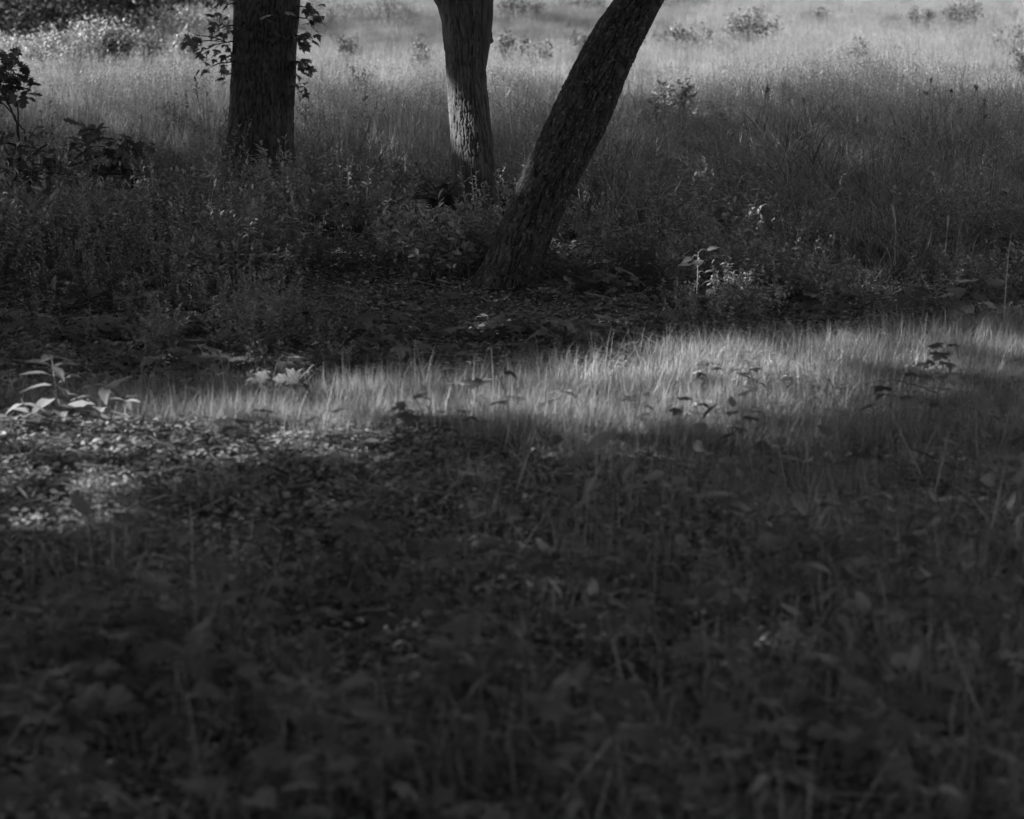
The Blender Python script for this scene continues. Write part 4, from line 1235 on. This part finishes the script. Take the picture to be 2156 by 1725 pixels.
# pale thin grass stalks
def stalk(pts, Y, rad, label, mat='palestem', name='grass_stalk', cat='grass stalk', group=None, plume=False):
    w = np.array([at_depth(float(a), float(b), Y) for a, b in pts])
    base = np.array([w[0, 0], Y, float(height(w[0, 0], Y))])
    mb = MB(); p = smooth_path(w - base, 24)
    tube(mb, p, np.linspace(rad, rad * .4, 24), 5)
    if plume:
        n = 14; f = np.linspace(.72, 1, n)
        pos = np.column_stack([np.interp(f, np.linspace(0, 1, 24), p[:, i]) for i in range(3)])
        mb.stamp(*leaf_rhomb(.22, .04), pos, rots(rng.uniform(0, 2 * PI, n), rng.uniform(1.25, 1.5, n), 0), .035)
    o = mb.build(name, M[mat], None)
    o.location = base
    return tag(o, label, cat, group)
Yk = float(ground_at(2112., 715.)[1])
stalk([(2112, 715), (2115, 650), (2119, 590), (2124, 530), (2130, 490)], Yk, .0035, 'long pale straight grass stalk standing at the right edge of the shade')
Yk = float(ground_at(1880., 600.)[1])
gp = 'pale bent stalks in dark rank grass at the right'
for pts, lb, pl in [([(1885, 560), (1884, 520), (1886, 480), (1878, 440)], 'pale plumed grass stalk upright in dark rank grass', True), ([(1745, 600), (1750, 540), (1757, 500)], 'short pale plumed stalk left of the taller plumed one', True), ([(1990, 540), (1993, 500), (1996, 465)], 'slim pale stalk with plume toward the right edge', True),
                ([(1830, 600), (1850, 560), (1870, 520), (1882, 495)], 'pale stalk slanting up to the right below the plumes', False), ([(1685, 610), (1690, 560), (1692, 530)], 'pale upright dry stalk in the rank grass right of the bright topped plant', False),
                ([(1700, 600), (1715, 570), (1745, 550), (1775, 548)], 'pale grass blade arching right over dark rank grass', False), ([(1900, 590), (1912, 565), (1925, 545)], 'short pale stalk slanting in rank grass near the large leaved plant', False), ([(2040, 570), (2070, 552), (2100, 545)], 'pale dry stalk lying almost flat at the right edge', False)]:
    stalk(pts, Yk, .0018, lb, plume=pl, group=gp)

# dark twigs in the foreground
def twig(pts, label, Yv, rad, side=None):
    Y = float(ground_at(float(Yv[0]), float(Yv[1]))[1])
    w = np.array([at_depth(float(a), float(b), Y) for a, b in pts])
    base = np.array([w[0, 0], Y, float(height(w[0, 0], Y))])
    t = thing('twig', label, 'twig', base)
    mb = MB(); p = smooth_path(w - base, 30); p[:, 1] += .04 * np.sin(np.linspace(0, 5, 30)); p += rng.normal(0, .0015, p.shape)
    tube(mb, p, np.linspace(rad, rad * .5, 30), 6); mb.build('stem', M['twig'], t, True)
    if side:
        mb = MB(); p = smooth_path(np.array([at_depth(float(a), float(b), Y) for a, b in side]) - base, 14)
        tube(mb, p, np.linspace(rad * .6, rad * .25, 14), 5); mb.build('side_shoot', M['twig'], t, True)
twig([(1765, 850), (1790, 830), (1830, 810), (1875, 801), (1920, 806), (1970, 824)], 'thin dark twig arching over the shaded grass below the sunlit strip', (1765, 850), .005, [(1762, 838), (1750, 808), (1738, 780)])
twig([(2190, 1030), (2110, 1010), (2050, 1002), (2010, 985), (1960, 958), (1910, 940)], 'dark crooked twig lying in the grass at the right edge', (2060, 1015), .006, [(2060, 1003), (2030, 988), (2010, 962)])
twig([(575, 1235), (585, 1190), (600, 1130), (606, 1100)], 'short dark stick poking up from dim ground, in the lower left', (575, 1240), .004)
twig([(1105, 1280), (1110, 1210), (1112, 1160)], 'thin dark stem rising from dim foreground near the middle', (1105, 1285), .003)
twig([(0, 1145), (30, 1128), (70, 1120), (100, 1113)], 'dark stick lying on the sunlit litter at the left edge', (40, 1140), .009)
twig([(620, 915), (632, 902), (645, 888)], 'stubby dark stick tilting up where litter meets grass on the left', (620, 918), .007)
twig([(865, 922), (885, 912), (900, 907)], 'stubby dark stick at the top of the litter near the middle', (870, 924), .007)
twig([(980, 1055), (1030, 1070), (1075, 1085), (1120, 1105)], 'slightly curved grey stick lying on the dim litter in the middle', (1050, 1090), .006)

# pale dead leaves, wood pieces and two small pale stones
def dead_leaf(u0, v0, size, label, kind='oak', mat='deadleaf', pitch=.2, roll=.3, yaw=None, dz=.03):
    p = ground_at(float(u0), float(v0))
    o = link('dead_leaf', leaf_mesh(kind, mat))
    o.matrix_basis = Matrix.Translation((float(p[0]), float(p[1]), float(p[2]) + dz)) @ Matrix(rots(yaw if yaw is not None else rng.uniform(0, 6.28), pitch, roll).tolist()).to_4x4() @ Matrix.Scale(size, 4)
    return tag(o, label, 'dead leaf', 'pale dead leaves on the ground')
dead_leaf(1470, 822, .10, 'brightest pale dead leaf in the middle of the sunlit grass strip', dz=.07)
dead_leaf(1495, 815, .07, 'small pale dead leaf touching the brightest one in the grass strip', dz=.08)
dead_leaf(365, 914, .10, 'pale dead leaf at the crest of the sunlit litter', 'oval')
dead_leaf(410, 908, .11, 'pale curled dead leaf at the crest, right of the other pale one', 'oak')
dead_leaf(808, 930, .12, 'pale folded dead leaf where litter meets grass near the middle', 'oval', pitch=.7, dz=.02)
dead_leaf(300, 905, .10, 'pale dead leaf below the short herb at the litter crest', 'lance')
dead_leaf(760, 950, .07, 'light dead leaf lying in the dark litter near the middle', 'oval')
dead_leaf(1130, 945, .07, 'light dead leaf at the foot of the grass strip', 'lance')
dead_leaf(1790, 742, .09, 'bright dead leaf caught in the right part of the grass strip', 'maple', dz=.07)
dead_leaf(1850, 738, .06, 'thin bright dead leaf right of another in the grass strip', 'lance', dz=.07)
dead_leaf(1040, 672, .11, 'pale dead leaf lit in the small sun fleck below the leaning tree', 'maple', dz=.06)
dead_leaf(1000, 690, .08, 'pale dead leaf at the left of the small sun fleck', 'oval', dz=.05)
def wood_piece(u0, v0, L, r, yaw, label):
    p = ground_at(float(u0), float(v0))
    n = 14; t = np.linspace(-.5, .5, n)
    pts = np.column_stack([t * L, .01 * np.sin(t * 7), .012 * np.cos(t * 4)])
    mb = MB(); tube(mb, pts, r * (1 - (np.abs(t) * 1.7) ** 3 * .9) * (1 + .25 * noise3(t * 7, u0, 0)), 9)
    mb.V[0] = mb.V[0] * np.array([1, 1, .55])
    o = mb.build('wood_piece', M['wood'], None, True); o.location = (float(p[0]), float(p[1]), float(p[2]) + .025); o.rotation_euler = (0, .05, yaw)
    tag(o, label, 'wood piece', 'broken pale wood on the ground')
wood_piece(1508, 1064, .14, .022, .15, 'pale broken wood piece lying in the dim ground right of the middle')
wood_piece(2010, 1072, .12, .018, .1, 'pale bark piece lying in the dim grass at the right')
wood_piece(1965, 1090, .06, .016, 1.2, 'small pale wood chunk beside the bark piece at the right')
def stone(u0, v0, r, label):
    p = ground_at(float(u0), float(v0))
    th, ph = np.meshgrid(np.linspace(0, 2 * PI, 12, endpoint=False), np.linspace(0.05, PI - .05, 8))
    d = np.stack([np.cos(th) * np.sin(ph), np.sin(th) * np.sin(ph), .7 * np.cos(ph)], -1)
    d = d * (1 + .25 * noise3(d[..., 0] * 2 + u0, d[..., 1] * 2, d[..., 2] * 2))[..., None] * r
    i, j = np.meshgrid(np.arange(7), np.arange(12), indexing='ij'); j2 = (j + 1) % 12
    mb = MB(); mb.add(d.reshape(-1, 3), np.stack([i * 12 + j, (i + 1) * 12 + j, (i + 1) * 12 + j2, i * 12 + j2], -1).reshape(-1, 4))
    o = mb.build('pebble', M['wood'], None, True); o.location = (float(p[0]), float(p[1]), float(p[2]) + r * .5)
    tag(o, label, 'pebble', 'pale pebbles at the bottom of the picture')
stone(1160, 1682, .013, 'tiny pale round pebble at the bottom, left one of the two')
stone(1222, 1700, .011, 'tiny pale pebble at the bottom, right one of the two')
stone(1440, 1695, .028, 'larger dull pebble at the bottom, right of the tiny pale ones')

# ------------------------------------------------------------------ ferns, spruce seedling, brush at the forking tree
def frond_mesh(seed):
    r = np.random.default_rng(seed); mb = MB()
    n = 22; t = np.linspace(.12, 1, n)
    x = t; z = .62 * t - .55 * t ** 2.2
    sp = np.column_stack([0 * t, x * .85, z])
    tube(mb, np.vstack([[(0, 0, 0)], sp]), np.linspace(.008, .003, n + 1), 4)
    L = .26 * np.sin(PI * np.clip(t * .92 + .06, 0, 1)) ** .8
    for s in (-1, 1):
        mb.stamp(*leaf_simple(.26, .05, .1), sp, rots(-s * (PI / 2 - .35) + r.normal(0, .08, n), r.normal(-.15, .12, n), 0), L, np.clip(r.lognormal(0, .2, n), .6, 1.8))
    return mb.mesh('fern_frond', M['under'])
FR = [frond_mesh(k) for k in range(3)]
def fern(u0, v0, size, label, nf=7):
    p = ground_at(float(u0), float(v0))
    t = thing('fern', label, 'fern', p, 0, 'ferns beneath the trees')
    for k in range(nf):
        o = link('frond', FR[k % 3], t)
        o.rotation_euler = (rng.normal(.1, .12), 0, k * 2 * PI / nf + rng.normal(0, .25)); s = size * rng.uniform(.8, 1.15); o.scale = (s, s, s)
for (u0, v0, s, lb) in [(1085, 400, .42, 'feathery fern between the forking tree and the leaning tree'), (1120, 415, .36, 'fern tucked against the left side of the leaning trunk'), (845, 400, .40, 'fern in the shade left of the forking tree'), (905, 420, .36, 'fern just left of the foot of the forking tree'),
                    (780, 430, .38, 'fern halfway between the thick tree and the forking tree'), (870, 480, .40, 'fern in front of the forking tree, slightly left'), (730, 480, .36, 'fern in the undergrowth right of the spruce seedling'), (1200, 500, .34, 'fern just right of the leaning trunk in deep shade'),
                    (440, 470, .36, 'fern left of the spruce seedling below the thick tree'), (330, 520, .38, 'fern low in the dark undergrowth on the left'), (1290, 560, .34, 'fern in deep shade right of the leaning tree base'), (930, 560, .34, 'fern left of the leaning tree base'), (1215, 640, .22, 'small fern at the right foot of the leaning tree')]:
    fern(u0, v0, s, lb)

def spruce(u0, v0, vtop, label):
    p = ground_at(float(u0), float(v0)); h = (v0 - vtop) * p[1] / FPX
    t = thing('spruce_seedling', label, 'seedling', p)
    mb = MB(); tube(mb, [(0, 0, -.03), (0, 0, h * .5), (0, 0, h)], [.006, .004, .002], 5); mb.build('trunk', M['twig'], t)
    tw = MB(); nd = MB()
    for k in range(6):
        z0 = h * (.25 + .14 * k); L = .17 * (1 - k * .14)
        for j in range(5):
            a = j * 2 * PI / 5 + k * .6
            e = np.array([math.cos(a) * L, math.sin(a) * L, z0 + .02]); s = np.array([0, 0, z0])
            tube(tw, [s, (s + e) / 2 + np.array([0, 0, -.01]), e], .0018, 3)
            f = rng.uniform(.1, 1, 46)
            nd.stamp(*leaf_rhomb(.12, 0), s + (e - s) * f[:, None], rots(a - PI / 2 + rng.normal(0, .7, 46), rng.normal(.1, .5, 46), 0), .022)
    tw.build('branchlet', M['twig'], t); nd.build('foliage', M['oak'], t)
spruce(602, 560, 425, 'small dark spruce seedling below and right of the thick tree')

def brush(u0, v0, label, w, h, n, seed):
    p = ground_at(float(u0), float(v0)); r = np.random.default_rng(seed)
    t = thing('brush_heap', label, 'brush', p)
    tw = MB()
    for k in range(16):
        a, b = r.normal(0, w * .4), r.normal(0, .12)
        d = np.array([r.normal(0, .25), r.normal(0, .15), r.uniform(.05, .2)])
        c = np.array([a, b, r.uniform(.02, h * .7)])
        tube(tw, smooth_path([c - d, c + r.normal(0, .02, 3), c + d], 7), np.linspace(.005, .002, 7), 4)
    tw.build('branchlet', M['twig'], t)
    for k in range(n):
        put_leaf(t, (r.normal(0, w * .42), r.normal(0, .14), abs(r.normal(0, h * .55)) + .02), r.uniform(.07, .12), r.uniform(0, 6.28), r.normal(-.3, .5), r.normal(0, .5), 'maple' if k % 2 else 'oak', 'oak')
brush(985, 452, 'dark leafy brush heaped at the foot of the forking tree', .26, .20, 60, 5)
brush(1265, 625, 'dark leafy brush in deep shade right of the leaning tree base', .35, .10, 50, 6)
brush(155, 655, 'black tangle of brush in a hollow low on the left', .28, .10, 40, 8)
print('objects', len(bpy.data.objects), 'tris', sum(len(o.data.polygons) for o in bpy.data.objects if o.type == 'MESH'))
